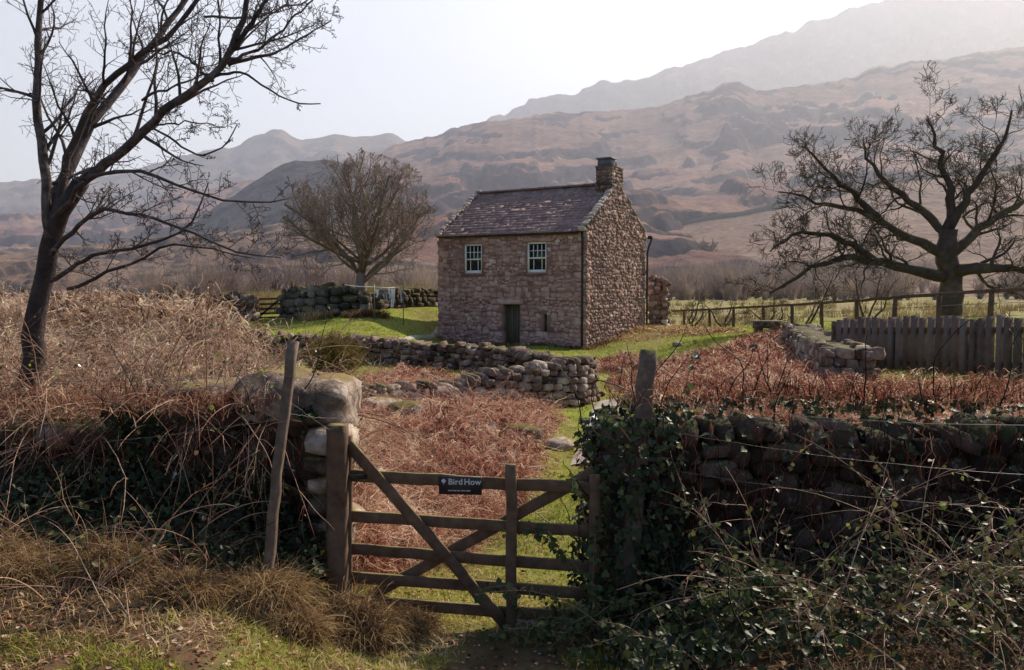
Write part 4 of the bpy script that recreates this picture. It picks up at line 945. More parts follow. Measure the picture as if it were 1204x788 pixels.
# gnarled oak on the right
oY = 30.; ob = at(1120, 392, oY); ob[2] = gz(ob[0], ob[1]) - .1; ok_ = thing('oak_tree', 'gnarled mossy bare oak reaching over the fence from the right', 'tree', tuple(ob))
T = Tree(47); prmo = dict(K=[9, 8, 7, 6, 4], gnarl=[.2, .28, .27, .24, .2], up=[.02, .04, .05, .05, .04], taper=[.7, .78, .8, .75, .5], n=[0, 9, 7, 5, 3], ang=[(0, 0), (52, 14), (52, 16), (48, 18), (42, 18)], lf=[0, .42, .55, .62, .8], rf=[0, .36, .45, .5, .6], rmin=.008, lift=.2)
def limb(T, pts, r0, r1, prm, n=9, Lf=None, lev=1, res=14, Y=None, gn=.04):
    Q = np.array([at(*p) for p in pts]); cum = np.concatenate([[0], np.cumsum(np.linalg.norm(np.diff(Q, axis=0), axis=1))]); t = np.linspace(0, cum[-1], res)
    P = np.stack([np.interp(t, cum, Q[:, i]) for i in range(3)], 1); ker = np.array([.25, .5, .25])
    for _ in range(2):
        for i in range(3): P[1:-1, i] = np.convolve(P[:, i], ker, 'valid')
    P[1:-1] += T.rng.normal(0, gn, (res - 2, 3)); R = np.linspace(r0, r1, res) * (1 + T.rng.normal(0, .05, res)); T.emit(P, R)
    if n: T.kids(P, R, cum[-1], lev, prm, n=n, Lf=Lf)
    return P, R
trunk = Tree(2)
limb(trunk, [(1122, 396, 30), (1118, 360, 30), (1120, 325, 30), (1112, 300, 30), (1115, 270, 30)], .46, .32, prmo, n=0)
limb(T, [(1118, 325, 30), (1080, 318, 29.6), (1037, 312, 29.3), (1010, 300, 29), (985, 305, 28.8), (955, 312, 28.7), (930, 330, 28.6), (905, 345, 28.5)], .22, .03, prmo, 15, 6.0)
limb(T, [(1112, 300, 30), (1070, 280, 30), (1037, 262, 30.3), (1000, 245, 30.5), (965, 240, 30.6), (935, 228, 30.6), (915, 226, 30.6)], .19, .025, prmo, 15, 6.0)
limb(T, [(1115, 275, 30), (1075, 240, 30.4), (1040, 215, 30.8), (1020, 190, 31), (1015, 165, 31)], .18, .03, prmo, 12, 5.4)
limb(T, [(1037, 262, 30.2), (1000, 225, 30), (975, 205, 29.8), (960, 185, 29.7), (945, 172, 29.6)], .14, .025, prmo, 11, 5.0)
limb(T, [(1030, 308, 29.2), (990, 280, 29), (950, 272, 28.8), (920, 282, 28.6), (905, 296, 28.5)], .14, .02, prmo, 13, 4.6)
limb(T, [(1115, 280, 30), (1120, 230, 30), (1105, 180, 30), (1090, 140, 30)], .2, .03, prmo, 12, 5.6)
limb(T, [(1118, 300, 30), (1160, 260, 30), (1200, 240, 30), (1250, 230, 30)], .2, .04, prmo, 12, 5.6)
limb(T, [(1116, 270, 30), (1150, 210, 29.5), (1180, 170, 29), (1190, 130, 29)], .18, .03, prmo, 11, 5.6)
limb(T, [(1118, 320, 30), (1160, 315, 28.6), (1205, 318, 28), (1240, 335, 27.6)], .25, .04, prmo, 10, 5.0)
trunk.build('trunk', M['bark_oak'], ok_, ob); T.build('crown', M['bark_oak'], ok_, ob)

# near thorn tree whose limbs cross the top left
tb = np.array([*A2(40, 7.2), 0]); tb[2] = gz(tb[0], tb[1]) - .1; nt_ = thing('hawthorn_tree', 'bare thorn tree leaning in at the left with limbs across the sky', 'tree', tuple(tb))
T = Tree(59); prn = dict(K=[9, 8, 6, 5], gnarl=[.1, .13, .2, .24], up=[0, .02, .02, .02], taper=[.7, .8, .75, .6], n=[0, 9, 9, 5], ang=[(0, 0), (48, 12), (55, 16), (58, 18)], lf=[0, .4, .42, .4], rf=[0, .45, .5, .6], rmin=.0018, lift=.25)
trunk = Tree(3)
limb(trunk, [(40, 520, 7.2), (35, 420, 7.1), (50, 320, 7), (70, 250, 6.9), (95, 215, 6.7)], .10, .06, prn, n=0, gn=.01)
limb(T, [(95, 215, 6.7), (125, 195, 6.5), (167, 155, 6.3), (195, 128, 6.2), (225, 108, 6.1), (245, 96, 6.1), (262, 80, 6), (276, 58, 6), (286, 25, 6), (293, -15, 6), (310, -60, 6)], .040, .016, prn, 14, 2.2, gn=.006, res=22)
limb(T, [(60, 280, 6.9), (80, 180, 6.8), (120, 100, 6.7), (167, 60, 6.6), (195, 46, 6.5), (215, 25, 6.5), (236, -4, 6.5), (260, -60, 6.4)], .034, .014, prn, 16, 2.0, gn=.008, res=22)
limb(T, [(60, 280, 6.9), (50, 180, 6.8), (40, 90, 6.8), (50, -20, 6.8)], .045, .02, prn, 12, 2.2, gn=.01)
limb(T, [(60, 240, 7), (110, 140, 7.4), (150, 90, 7.6), (175, 60, 7.8), (205, 20, 8), (240, -30, 8.2)], .05, .02, prn, 12, 2.2, gn=.008)
limb(T, [(276, 58, 6), (290, 35, 6), (305, 12, 6), (322, -10, 6)], .022, .010, prn, 5, 1.2, gn=.004)
limb(T, [(268, 76, 6), (290, 72, 6), (312, 66, 6), (330, 62, 6.1), (352, 45, 6.2), (368, 38, 6.2), (390, 24, 6.2)], .014, .004, prn, 10, .9, gn=.006)
limb(T, [(270, 70, 6), (300, 60, 5.9), (325, 45, 5.9), (345, 20, 5.9), (370, -2, 5.9)], .012, .005, prn, 9, .9, gn=.006)
limb(T, [(252, 90, 6.05), (280, 83, 5.9), (300, 92, 5.8), (318, 108, 5.8), (340, 120, 5.8), (358, 124, 5.8), (377, 122, 5.8)], .011, .004, prn, 2, .3, gn=.003)
limb(T, [(250, 95, 6.05), (222, 68, 6.3), (200, 62, 6.4), (168, 58, 6.5)], .014, .004, prn, 8, 1.1, gn=.008)
limb(T, [(240, 20, 6.5), (300, 20, 6.5), (330, 12, 6.4), (345, 5, 6.4), (375, -3, 6.4)], .010, .004, prn, 8, .8, gn=.006)
limb(T, [(178, 150, 6.3), (198, 160, 6.2), (222, 180, 6.15), (240, 184, 6.1), (256, 178, 6.1), (272, 165, 6.1), (279, 146, 6.1)], .010, .004, prn, 3, .3, gn=.003)
limb(T, [(167, 118, 6.3), (200, 103, 6.2), (235, 90, 6.1), (262, 83, 6)], .010, .004, prn, 8, .9, gn=.006)
limb(T, [(180, 147, 6.3), (215, 144, 6.2), (245, 146, 6.1), (265, 150, 6.1)], .008, .003, prn, 9, .7, gn=.006)
# lower sprays hanging in front of the hills
limb(T, [(60, 260, 6.9), (110, 205, 6.2), (167, 196, 5.8), (205, 215, 5.7), (230, 232, 5.7), (275, 235, 5.7), (320, 243, 5.7), (345, 232, 5.8)], .022, .004, prn, 15, .9, gn=.008, res=18)
limb(T, [(60, 300, 6.9), (110, 245, 6.3), (167, 250, 5.9), (215, 268, 5.8), (250, 285, 5.8), (290, 303, 5.8), (330, 303, 5.9)], .022, .004, prn, 15, .9, gn=.008, res=18)
limb(T, [(60, 330, 6.9), (110, 300, 6.3), (167, 290, 6), (210, 278, 5.9), (235, 262, 5.9), (243, 235, 5.9), (245, 215, 5.9)], .020, .005, prn, 12, .8, gn=.008, res=16)
limb(T, [(80, 340, 6.8), (167, 305, 6.2), (200, 282, 6.1), (225, 285, 6.1), (270, 300, 6.1), (300, 304, 6.1)], .016, .004, prn, 12, .9, gn=.008)
trunk.build('trunk', M['bark_near'], nt_, tb, sides=lambda r: 12); T.build('crown', M['bark_near'], nt_, tb, sides=lambda r: 9 if r > .02 else (6 if r > .008 else 4))

# little saplings & fallen gnarled branches beyond the fence
for i, (px, Y, h_, lab) in enumerate([(815, 44, 1.6, 'low crooked bush nearest the outhouse wall behind the fence'), (850, 42, 1.7, 'small gnarled bush behind the third fence panel'), (905, 39, 1.5, 'sprawling bare bush below the oak boughs'), (945, 38, 2.6, 'upright bare sapling standing under the oak'), (1020, 36, 2.4, 'bare sapling at the far right end of the fence')]):
    c = A2(px, Y); g = gz(*c); th = thing('bare_bush', lab, 'bush', (c[0], c[1], g), group='bare bushes behind the rail fence'); T = Tree(70 + i)
    pr = dict(prmo); pr['n'] = [0, 6, 5, 4, 3]; pr['rmin'] = .008
    for k in range(3):
        a = k * 2.1 + i; T.grow((c[0], c[1], g - .05), (math.cos(a) * .8, math.sin(a) * .4, .8), h_ * 1.1, .06, 1, pr)
    T.build('branches', M['bark_oak'], th, (c[0], c[1], g))
# lone far tree on the pale fell
def fell_z(px, Y):
    X, D, Z = LOWX; j = np.argmin(np.abs(X[5] / D[5] * 1000 + 602 - px)); return float(np.interp(Y, D[:150, j], Z[:150, j]))
for i, (px, Y, h_, lab) in enumerate([(829, 300, 10, 'lone bare tree standing on the pale fellside'), (1020, 260, 8, 'lone bare tree on the fell beyond the oak boughs')]):
    X = (px - 602) / 1000 * Y; g = fell_z(px, Y); th = thing('bare_tree', lab, 'tree', (X, Y, g)); T = Tree(90 + i)
    pr = dict(prm); pr['n'] = [0, 9, 7, 5, 3]; pr['rmin'] = .04; pr['lf'] = [0, .5, .5, .5, .5]
    tk = Tree(5); tk.emit(*root_flare((X, Y, g - .3), .35, 4, 2.5)); tk.build('trunk', M['bark'], th, (X, Y, g))
    for k in range(8): a = k * 2.4; T.grow((X, Y, g + 2), (math.cos(a) * .6, math.sin(a) * .6, .9), h_ * .55, .2, 0, pr)
    T.build('crown', M['bark'], th, (X, Y, g))
# dry stone wall along the crest of the pale fell
ms = MB(); X, D, Z = LOWX; js = [j for j in range(X.shape[1]) if 752 < X[5, j] / D[5, j] * 1000 + 602 < 1240]
V = []; 
for j in js:
    i = 147; x, y, z = X[i, j], D[i, j], Z[i, j]; hgt = 2.0 + .5 * float(vnoise(x / 3., 0.)); V += [(x, y - 1.2, z - .8), (x, y - .9, z + hgt), (x, y + .0, z + hgt), (x, y + .3, z - .8)]
n = len(js); q = [(i * 4 + a, (i + 1) * 4 + a, (i + 1) * 4 + a + 1, i * 4 + a + 1) for i in range(n - 1) for a in range(3)]
ms.add(V, quads=q, tint=.3); o = ms.build(W, M['mossy']); tag(o, 'thin dark wall following the crest of the pale fellside', 'wall', GW)

# scrub belt and rough meadow (stuff)
def fan_shrubs(name, label, cat, pts, h, mat, seed, nb=40, w=.05, spread=.5, kids=3):
    rng = np.random.default_rng(seed); mb = MB(); pts = np.asarray(pts); n = len(pts); g = ground(pts[:, 0], pts[:, 1])
    if pts.shape[1] > 2: g = pts[:, 2]
    idx = np.repeat(np.arange(n), nb); N = len(idx); H = (np.asarray(h) * np.ones(n))[idx] * rng.uniform(.55, 1.05, N)
    a = rng.uniform(0, 6.283, N); sp = rng.uniform(0, spread, N) ** .8; K = 4; t = np.linspace(0, 1, K)[None, :, None]
    base = np.stack([pts[idx, 0], pts[idx, 1], g[idx]], 1) + rng.normal(0, .12, (N, 3)) * np.array([1, 1, 0])
    d = np.stack([np.cos(a) * sp, np.sin(a) * sp, np.ones(N)], 1); wig = rng.normal(0, .06, (N, K, 3)) * H[:, None, None]; wig[:, 0] = 0
    P = base[:, None] + d[:, None] * H[:, None, None] * t + wig
    side = np.tile([1., 0, 0], (N, 1)) + rng.normal(0, .3, (N, 3)); W_ = w * np.linspace(1, .35, K)[None] * rng.uniform(.6, 1.3, (N, 1)); tn = np.clip(np.repeat(rng.uniform(.2, .8, n), nb) + rng.normal(0, .12, N), 0, 1)
    ribbons(mb, P, W_, side / np.linalg.norm(side, axis=1, keepdims=True), tn)
    for k in range(kids):
        i = rng.integers(1, K - 1, N); q = P[np.arange(N), i]; dd = d * .6 + rng.normal(0, .45, (N, 3)); L = H * rng.uniform(.18, .4, N)
        P2 = q[:, None] + dd[:, None] * L[:, None, None] * np.linspace(0, 1, 3)[None, :, None]; ribbons(mb, P2, np.full((N, 3), w * .45), side, tn)
    o = mb.build(name, mat); tag(o, label, cat, kind='stuff')
rng = np.random.default_rng(99)
Y = rng.uniform(90, 165, 1500); X = (rng.uniform(-60, 1260, 1500) - 602) / 1000 * Y; cl = fbm(X / 16., Y / 16., 5, 3); sel = cl > .56; pts = np.stack([X, Y], 1)[sel]
fan_shrubs('undergrowth', 'belt of grey bare scrub woodland along the foot of the fells', 'scrub', pts, rng.uniform(1.8, 5.2, len(pts)), M['scrub'], 6, nb=36, w=.10, spread=.55)
# woodland patches climbing the foot of the pale fell
Yf = rng.uniform(152, 215, 420); pxf = np.concatenate([rng.normal(800, 45, 210), rng.normal(960, 60, 210)]); zf = np.array([fell_z(p, y) for p, y in zip(pxf, Yf)])
fan_shrubs('woodland', 'hazy grey bare wood at the foot of the pale fellside', 'wood', np.stack([(pxf - 602) / 1000 * Yf, Yf, zf - .3], 1), rng.uniform(3, 6, 420), M['scrub'], 8, nb=30, w=.14, spread=.5)
# rough reedy meadow behind walls at left
Y = rng.uniform(43, 90, 9000); X = (rng.uniform(-40, 560, 9000) - 602) / 1000 * Y; ok = ~((X > -5.5) & (Y < 50)); X, Y = X[ok], Y[ok]; sel = fbm(X / 3, Y / 3, 15, 3) > .45; pts = np.stack([X, Y], 1)[sel]
fan_shrubs('reeds', 'tall dry reeds and rough grass beyond the lawn walls', 'reeds', pts, rng.uniform(.25, 1.0, len(pts)), M['reed'], 9, nb=9, w=.035, spread=.35, kids=0)
Y = rng.uniform(46, 80, 1600); X = (rng.uniform(765, 1260, 1600) - 602) / 1000 * Y; sel = fbm(X / 3, Y / 3, 16, 3) > .5; pts = np.stack([X, Y], 1)[sel]
fan_shrubs('reeds', 'patchy rough grass in the field beyond the rail fence', 'reeds', pts, rng.uniform(.2, .6, len(pts)), M['reed'], 10, nb=10, w=.035, spread=.4, kids=0)

# ------------------------------------------------------------------ bracken, grass, brambles
def scatter(n, Y0, Y1, mask, rng, u0=-.80, u1=.80, power=2.):
    """points with density falling as 1/Y^power-1"""
    m = n * 3; u = rng.random(m)
    e = 1 - power + 1
    if abs(e) < 1e-6: Y = Y0 * (Y1 / Y0) ** u
    else: Y = (Y0 ** e + u * (Y1 ** e - Y0 ** e)) ** (1 / e)
    X = rng.uniform(u0, u1, m) * Y; k = mask(X, Y) if mask is not None else np.ones(m, bool)
    return X[k][:n], Y[k][:n]
def blades(mb, X, Y, h, w, rng, bend=.5, K=4, tint=(.5, .2), z=None, flat=0.):
    N = len(X); g = ground(X, Y) if z is None else z; a = rng.uniform(0, 6.283, N); H = h * rng.uniform(.5, 1.2, N); b = bend * rng.uniform(.2, 1.6, N)
    t = np.linspace(0, 1, K); hd = np.stack([np.cos(a), np.sin(a), 0 * a], 1)
    P = np.stack([X, Y, g - .01], 1)[:, None] + hd[:, None] * (H * b)[:, None, None] * (t ** 1.6)[None, :, None] + np.array([0, 0, 1.]) * (H[:, None] * (t[None] - .38 * np.minimum(b[:, None], 1.8) * t[None] ** 2.2))[..., None]
    sd = np.stack([-np.sin(a), np.cos(a), 0 * a], 1) + rng.normal(0, .35, (N, 3)); sd /= np.linalg.norm(sd, axis=1, keepdims=True)
    W_ = (w * rng.uniform(.6, 1.4, N))[:, None] * np.array([1, .9, .65, .15] if K == 4 else np.linspace(1, .15, K))[None]
    ribbons(mb, P, W_, sd, np.clip(rng.normal(tint[0], tint[1], N) + (fbm(X * .7, Y * .7, 63, 4) - .5) * 1.3, 0, 1))

PATHL = np.array(PATH_PTS)
def near_path(X, Y, d=.36):
    r = np.full(np.shape(X), 1e9)
    for a, b in zip(PATHL[:-1], PATHL[1:]):
        v = b - a; t = np.clip(((X - a[0]) * v[0] + (Y - a[1]) * v[1]) / v.dot(v), 0, 1); r = np.minimum(r, np.hypot(X - a[0] - t * v[0], Y - a[1] - t * v[1]))
    return r < d
HO = np.array([-3.44, 40.]); ex_ = np.array([.853, -.522]); ey_ = np.array([.522, .853])
def in_house(X, Y):
    u = (X - HO[0]) * ex_[0] + (Y - HO[1]) * ex_[1]; v = (X - HO[0]) * ey_[0] + (Y - HO[1]) * ey_[1]; return (u > 0) & (u < HW) & (v > 0) & (v < HD)
def m_grass(X, Y):
    slab = (X > -.03) & (X < .5) & (Y > 5.45) & (Y < 6.1)
    bare = ((np.abs(X - .02) < .42) & (Y < 5.5) & (fbm(X * 4, Y * 4, 79, 3) > .36)) | ((X > .62) & (Y < 6.4)) | ((X < -1.7) & (Y < 6.6) & (fbm(X * 1.7, Y * 1.7, 78, 3) > .42)) | (Y < 6.0) & (fbm(X * 1.3, Y * 1.6, 77, 4) > .60)
    return ~bracken_mask(X, Y) & ~((X > 1.0) & (Y > 6.4) & (Y < 12)) & ~inpoly(X, Y, BANK) & ~near_path(X, Y) & ~in_house(X, Y) & ~slab & ~bare & (fbm(X * 2.5, Y * 2.5, 41, 3) > .33)
rng = np.random.default_rng(12)
mb = MB()
X, Y = scatter(46000, 3.6, 12, m_grass, rng); blades(mb, X, Y, .045 + .03 * fbm(X, Y, 5, 3), .0045 + .0004 * Y, rng, .8, tint=(.52, .24))
X, Y = scatter(52000, 12, 27, m_grass, rng); blades(mb, X, Y, .06, .013, rng, .7, K=3, tint=(.55, .22))
X, Y = scatter(70000, 24, 47, m_grass, rng, power=1.6); blades(mb, X, Y, .08, .03, rng, .7, K=3, tint=(.55, .22))
o = mb.build('grass', M['grass']); tag(o, 'short sunlit green grass on the lawn and along the path', 'grass', kind='stuff')
# dry grass: path verges, brown band beside cottage, clumps at lower left
mb = MB()
def m_dry(X, Y): return (fbm(X * .8, Y * .8, 61, 3) > .47) & ~near_path(X, Y) & ~in_house(X, Y) & ~inpoly(X, Y, BANK)
X, Y = scatter(34000, 3.6, 14, m_dry, rng); blades(mb, X, Y, .08, .0045 + .0004 * Y, rng, 1.1, tint=(.55, .25))
X, Y = scatter(12000, 14, 45, m_dry, rng); blades(mb, X, Y, .09, .022, rng, 1., K=3, tint=(.5, .25))
def m_D(X, Y): return inpoly(X, Y, BR_D)
X, Y = scatter(9000, 22, 50, m_D, rng, u0=.05, u1=.35, power=1.5); blades(mb, X, Y, .16, .03, rng, 1., K=3, tint=(.4, .25))
o = mb.build('dry_grass', M['straw']); tag(o, 'pale dead grass mixed through the turf', 'grass', kind='stuff')
u = rng.uniform(-.3, HW + .35, 2600); v = np.where(rng.random(2600) < .5, -rng.exponential(.16, 2600), 0); side_ = rng.random(2600) < .45; u = np.where(side_, HW + rng.exponential(.22, 2600), u); v = np.where(side_, rng.uniform(-.3, HD, 2600), v)
EX = HO[0] + u * ex_[0] + v * ey_[0]; EY = HO[1] + u * ex_[1] + v * ey_[1]; m_ = MB(); blades(m_, EX, EY, .22, .03, rng, .7, K=3, tint=(.4, .25)); o = m_.build('dry_grass', M['straw']); tag(o, 'dead grass and weeds along the foot of the cottage walls', 'grass', kind='stuff')
# individual tussocks lower left, before the gate
TUS = [(-1.05, 5.35, .34, 'big domed straw tussock nearest the gate hinge post'), (-1.55, 5.15, .30, 'shaggy straw tussock beside the domed one'), (-1.95, 5.0, .22, 'short straw tussock at the lower left'), (-1.3, 4.95, .2, 'low dry tussock in front of the domed one'),
       (-2.5, 5.2, .28, 'brown tussock under the left brambles'), (-3.1, 5.0, .3, 'far left dry tussock'), (-.72, 5.75, .2, 'small tuft at the foot of the hinge post')]
for i, (x, y, r, lab) in enumerate(TUS):
    m_ = MB(); n = 2600; a = rng.uniform(0, 6.283, n); q = r * np.sqrt(rng.random(n)); gx = x + q * np.cos(a); gy = y + q * np.sin(a) * .8; g = gz(x, y); zz = g - .03 + r * .75 * np.sqrt(np.maximum(0, 1 - (q / r) ** 2)) * .9
    H = r * .40 * rng.uniform(.4, 1.3, n); out_ = np.stack([np.cos(a), np.sin(a), 0 * a], 1) * (q / r)[:, None] * .7 + rng.normal(0, .75, (n, 3)); K = 5; t = np.linspace(0, 1, K)
    P = np.stack([gx, gy, zz], 1)[:, None] + out_[:, None] * H[:, None, None] * t[None, :, None] + np.array([0, 0, 1]) * (H[:, None] * (.7 * t - 1.1 * t ** 2))[..., None]
    sd = runit(rng, n); ribbons(m_, P, np.full((n, 1), .0045) * np.array([[1, .9, .7, .5, .1]]) * rng.uniform(.6, 1.5, (n, 1)), sd, np.clip(rng.normal(.42 if i != 2 else .3, .25, n), 0, 1))
    core = MB(); boulder(m_, (x, y, g - .02), (r * .92, r * .75, r * .62), 200 + i, k=2, amp=.1, tint=.02, chops=0)
    o = m_.build('grass_tussock', M['straw'], loc=(x, y, g)); tag(o, lab, 'tussock', 'grass tussocks before the wall')

# bracken
def bracken(mb, X, Y, rng, L, w, zoff=0., K=6):
    N = len(X); g = ground(X, Y) + zoff; a = rng.uniform(0, 6.283, N); el_ = rng.uniform(-.1, 1.1, N); Ls = L * rng.uniform(.4, 1.2, N)
    d = np.stack([np.cos(a) * np.cos(el_), np.sin(a) * np.cos(el_), np.sin(el_)], 1); t = np.linspace(0, 1, K)
    P = np.stack([X, Y, g], 1)[:, None] + d[:, None] * Ls[:, None, None] * t[None, :, None] - np.array([0, 0, 1]) * (Ls * rng.uniform(.15, .75, N))[:, None, None] * (t ** 2)[None, :, None]
    P = P + rng.normal(0, .03, P.shape) * Ls[:, None, None]; sd = runit(rng, N)
    P[..., 2] = np.maximum(P[..., 2], (g - zoff * .9)[:, None] + .01)
    tn = np.clip(rng.normal(.5, .24, N), 0, 1); tn = np.where(rng.random(N) < .06, .95, tn)
    ribbons(mb, P, (w * rng.uniform(.5, 1.5, N))[:, None] * np.linspace(1, .4, K)[None], sd, tn)
    return P, tn
def fronds(mb, P, tn, rng, w, frac=1., per=10, l=.1):
    """small curled leaflets along fronds"""
    N, K, _ = P.shape; m = int(N * frac); idx = rng.integers(0, N, m); idx = np.repeat(idx, per); f = rng.uniform(.15, .98, len(idx)) * (K - 1); i = f.astype(int); f = f - i
    q = P[idx, i] * (1 - f[:, None]) + P[idx, np.minimum(i + 1, K - 1)] * f[:, None]; d = runit(rng, len(idx)); d[:, 2] -= .3
    Lq = l * rng.uniform(.4, 1.3, len(idx)); Q = q[:, None] + d[:, None] * Lq[:, None, None] * np.linspace(0, 1, 3)[None, :, None]; Q[:, 2, 2] -= Lq * .4
    ribbons(mb, Q, np.full((len(idx), 1), w) * np.array([[.6, 1., .3]]), runit(rng, len(idx)), np.clip(tn[idx] + rng.normal(0, .15, len(idx)), 0, 1))
mb = MB(); rng = np.random.default_rng(18)
def hum(X, Y): return .04 + .75 * np.clip(fbm(X * 1.0, Y * 1.0, 91, 3) - .38, 0, 1)
mA = lambda X, Y: inpoly(X, Y, BR_A) & (fbm(X * 2.4, Y * 2.4, 97, 2) > .36)
for (n, y0, y1, L, w) in ((9000, 5.9, 9.5, .38, .006), (11000, 9, 14, .45, .010), (8000, 13, 20.5, .36, .016)):
    X, Y = scatter(n, y0, y1, mA, rng, u0=-.25, u1=.12, power=1.6); P, tn = bracken(mb, X, Y, rng, L, w, hum(X, Y) * (1 - .45 * (Y > 13)) * rng.random(len(X)) ** .5); fronds(mb, P, tn, rng, w * 1.3, 1., 4, L * .20)
X, Y = scatter(5200, 6, 19, mA, rng, u0=-.25, u1=.12, power=1.6); P, tn = bracken(mb, X, Y, rng, .8, .007, .15, K=8); mb.t[-1][:] = np.repeat(rng.uniform(.45, 1, len(X)), 16)
o = mb.build('dead_bracken', M['bracken']); tag(o, 'tangled red brown dead bracken filling the slope behind the gate', 'bracken', kind='stuff')
mb = MB(); mB = lambda X, Y: inpoly(X, Y, BR_B) | inpoly(X, Y, BR_C)
X, Y = scatter(12000, 9, 17, mB, rng, u0=.05, u1=.42, power=1.6); P, tn = bracken(mb, X, Y, rng, .32, .011, .5 * hum(X, Y) * rng.random(len(X)) ** .5); fronds(mb, P, tn, rng, .014, 1., 4, .08)
X, Y = scatter(9000, 6.4, 12.5, lambda X, Y: (X > 1.0), rng, u0=.05, u1=.62, power=1.6); P, tn = bracken(mb, X, Y, rng, .3, .008, .12 * rng.random(len(X))); fronds(mb, P, tn, rng, .012, 1., 4, .08)
X, Y = scatter(15000, 16, 36, mB, rng, u0=.05, u1=.42, power=1.4); P, tn = bracken(mb, X, Y, rng, .36, .02, .5 * hum(X, Y) * rng.random(len(X)) ** .5); fronds(mb, P, tn, rng, .025, .8, 3, .09)
X, Y = scatter(1400, 22, 50, m_D, rng, u0=.05, u1=.35, power=1.5); P, tn = bracken(mb, X, Y, rng, .5, .03, .1)
o = mb.build('dead_bracken', M['bracken']); tag(o, 'swathe of flattened dead bracken between the path and the board fence', 'bracken', kind='stuff')
# tangle of dead stems on the bank at left
mb = MB(); mK = lambda X, Y: inpoly(X, Y, BANK)
X, Y = scatter(13000, 7, 12, mK, rng, u0=-1.0, u1=-.14, power=1.7); zo = (.15 + .9 * np.clip(fbm(X * .9, Y * .9, 93, 3) - .2, 0, 1)) * rng.random(len(X)) ** .7; P, tn = bracken(mb, X, Y, rng, .5, .007, zo, K=7); fronds(mb, P, tn, rng, .012, 1., 4, .08)
X, Y = scatter(11000, 11, 24, mK, rng, u0=-.9, u1=-.14, power=1.5); zo = .6 * rng.random(len(X)) ** .7; P, tn = bracken(mb, X, Y, rng, .6, .016, zo, K=6); fronds(mb, P, tn, rng, .022, 1., 4, .11)
X, Y = scatter(5200, 6.8, 16, mK, rng, u0=-.95, u1=-.14, power=1.8); P, tn = bracken(mb, X, Y, rng, 1.0, .006, .5 * rng.random(len(X)), K=9); mb.t[-1][:] = np.repeat(rng.uniform(.5, 1, len(X)), 18)
o = mb.build('dead_bracken', M['tangle']); tag(o, 'high tangle of dead bracken and stems on the bank behind the left wall', 'bracken', kind='stuff')

def canes(mb, starts, dirs, L, r, rng, K=12, droop=.6, gnarl=.06, tint=None):
    N = len(starts); d = dirs / np.linalg.norm(dirs, axis=1, keepdims=True); P = [np.asarray(starts, float)]; st = (L / (K - 1))[:, None]
    for i in range(K - 1):
        d = d + rng.normal(0, gnarl, (N, 3)) - np.array([0, 0, droop / (K - 1)]); d /= np.linalg.norm(d, axis=1, keepdims=True); P.append(P[-1] + d * st)
    P = np.stack(P, 1); R = r[:, None] * np.linspace(1, .35, K)[None]; tubes(mb, P, R, 5, rng.uniform(.3, 1, N) if tint is None else tint); return P
def cane_leaves(mb, P, rng, n, size, tb=.4, tmpl=LEAF_V, sel=None):
    N, K, _ = P.shape; i = rng.integers(0, N, n) if sel is None else rng.choice(sel, n); f = rng.uniform(.2, 1, n) * (K - 1.01); k = f.astype(int); f = (f - k)[:, None]
    q = P[i, k] * (1 - f) + P[i, k + 1] * f; up = runit(rng, n); up[:, 2] -= .3; nn = runit(rng, n) * .8 + np.array([0, -.25, 1]); q = q + up * .01
    leaves(mb, q, size * rng.uniform(.5, 1.25, n), up, nn, np.clip(rng.normal(tb, .22, n), 0, 1), tmpl)
def bramble(label, x, y, z, nc, L, spread, rng, lf=60, lsize=.045, updir=(0, 0, 1.), rad=.004, tb=.4, group='bramble bushes', tip=.0, base=.15):
    th = thing('bramble_bush', label, 'bramble', (x, y, z), group=group); m_ = MB()
    st = np.array([x, y, z]) + rng.normal(0, base, (nc, 3)) * np.array([1.6, 1, .15]); d = runit(rng, nc) * spread + np.array(updir)
    P = canes(m_, st, d, L * rng.uniform(.5, 1.2, nc), rad * rng.uniform(.6, 1.3, nc), rng, droop=1.3)
    # side shoots
    n2 = nc * 4; i = rng.integers(0, nc, n2); k = rng.integers(2, P.shape[1] - 1, n2); dd = (P[i, k] - P[i, k - 1]); dd /= np.linalg.norm(dd, axis=1, keepdims=True)
    P2 = canes(m_, P[i, k], dd + runit(rng, n2) * .8, L * .3 * rng.uniform(.4, 1.3, n2), rad * .5 * rng.uniform(.6, 1.2, n2), rng, K=7, droop=.5, gnarl=.12)
    m_.v = [v - np.array([x, y, z]) for v in m_.v]; m_.build('canes', M['cane'], th)
    if lf:
        m_ = MB(); cane_leaves(m_, P, rng, lf // 3, lsize, tb); cane_leaves(m_, P2, rng, lf - lf // 3, lsize * .85, tb); m_.v = [v - np.array([x, y, z]) for v in m_.v]; m_.build('leaves', M['leaf'], th)
rng = np.random.default_rng(77)
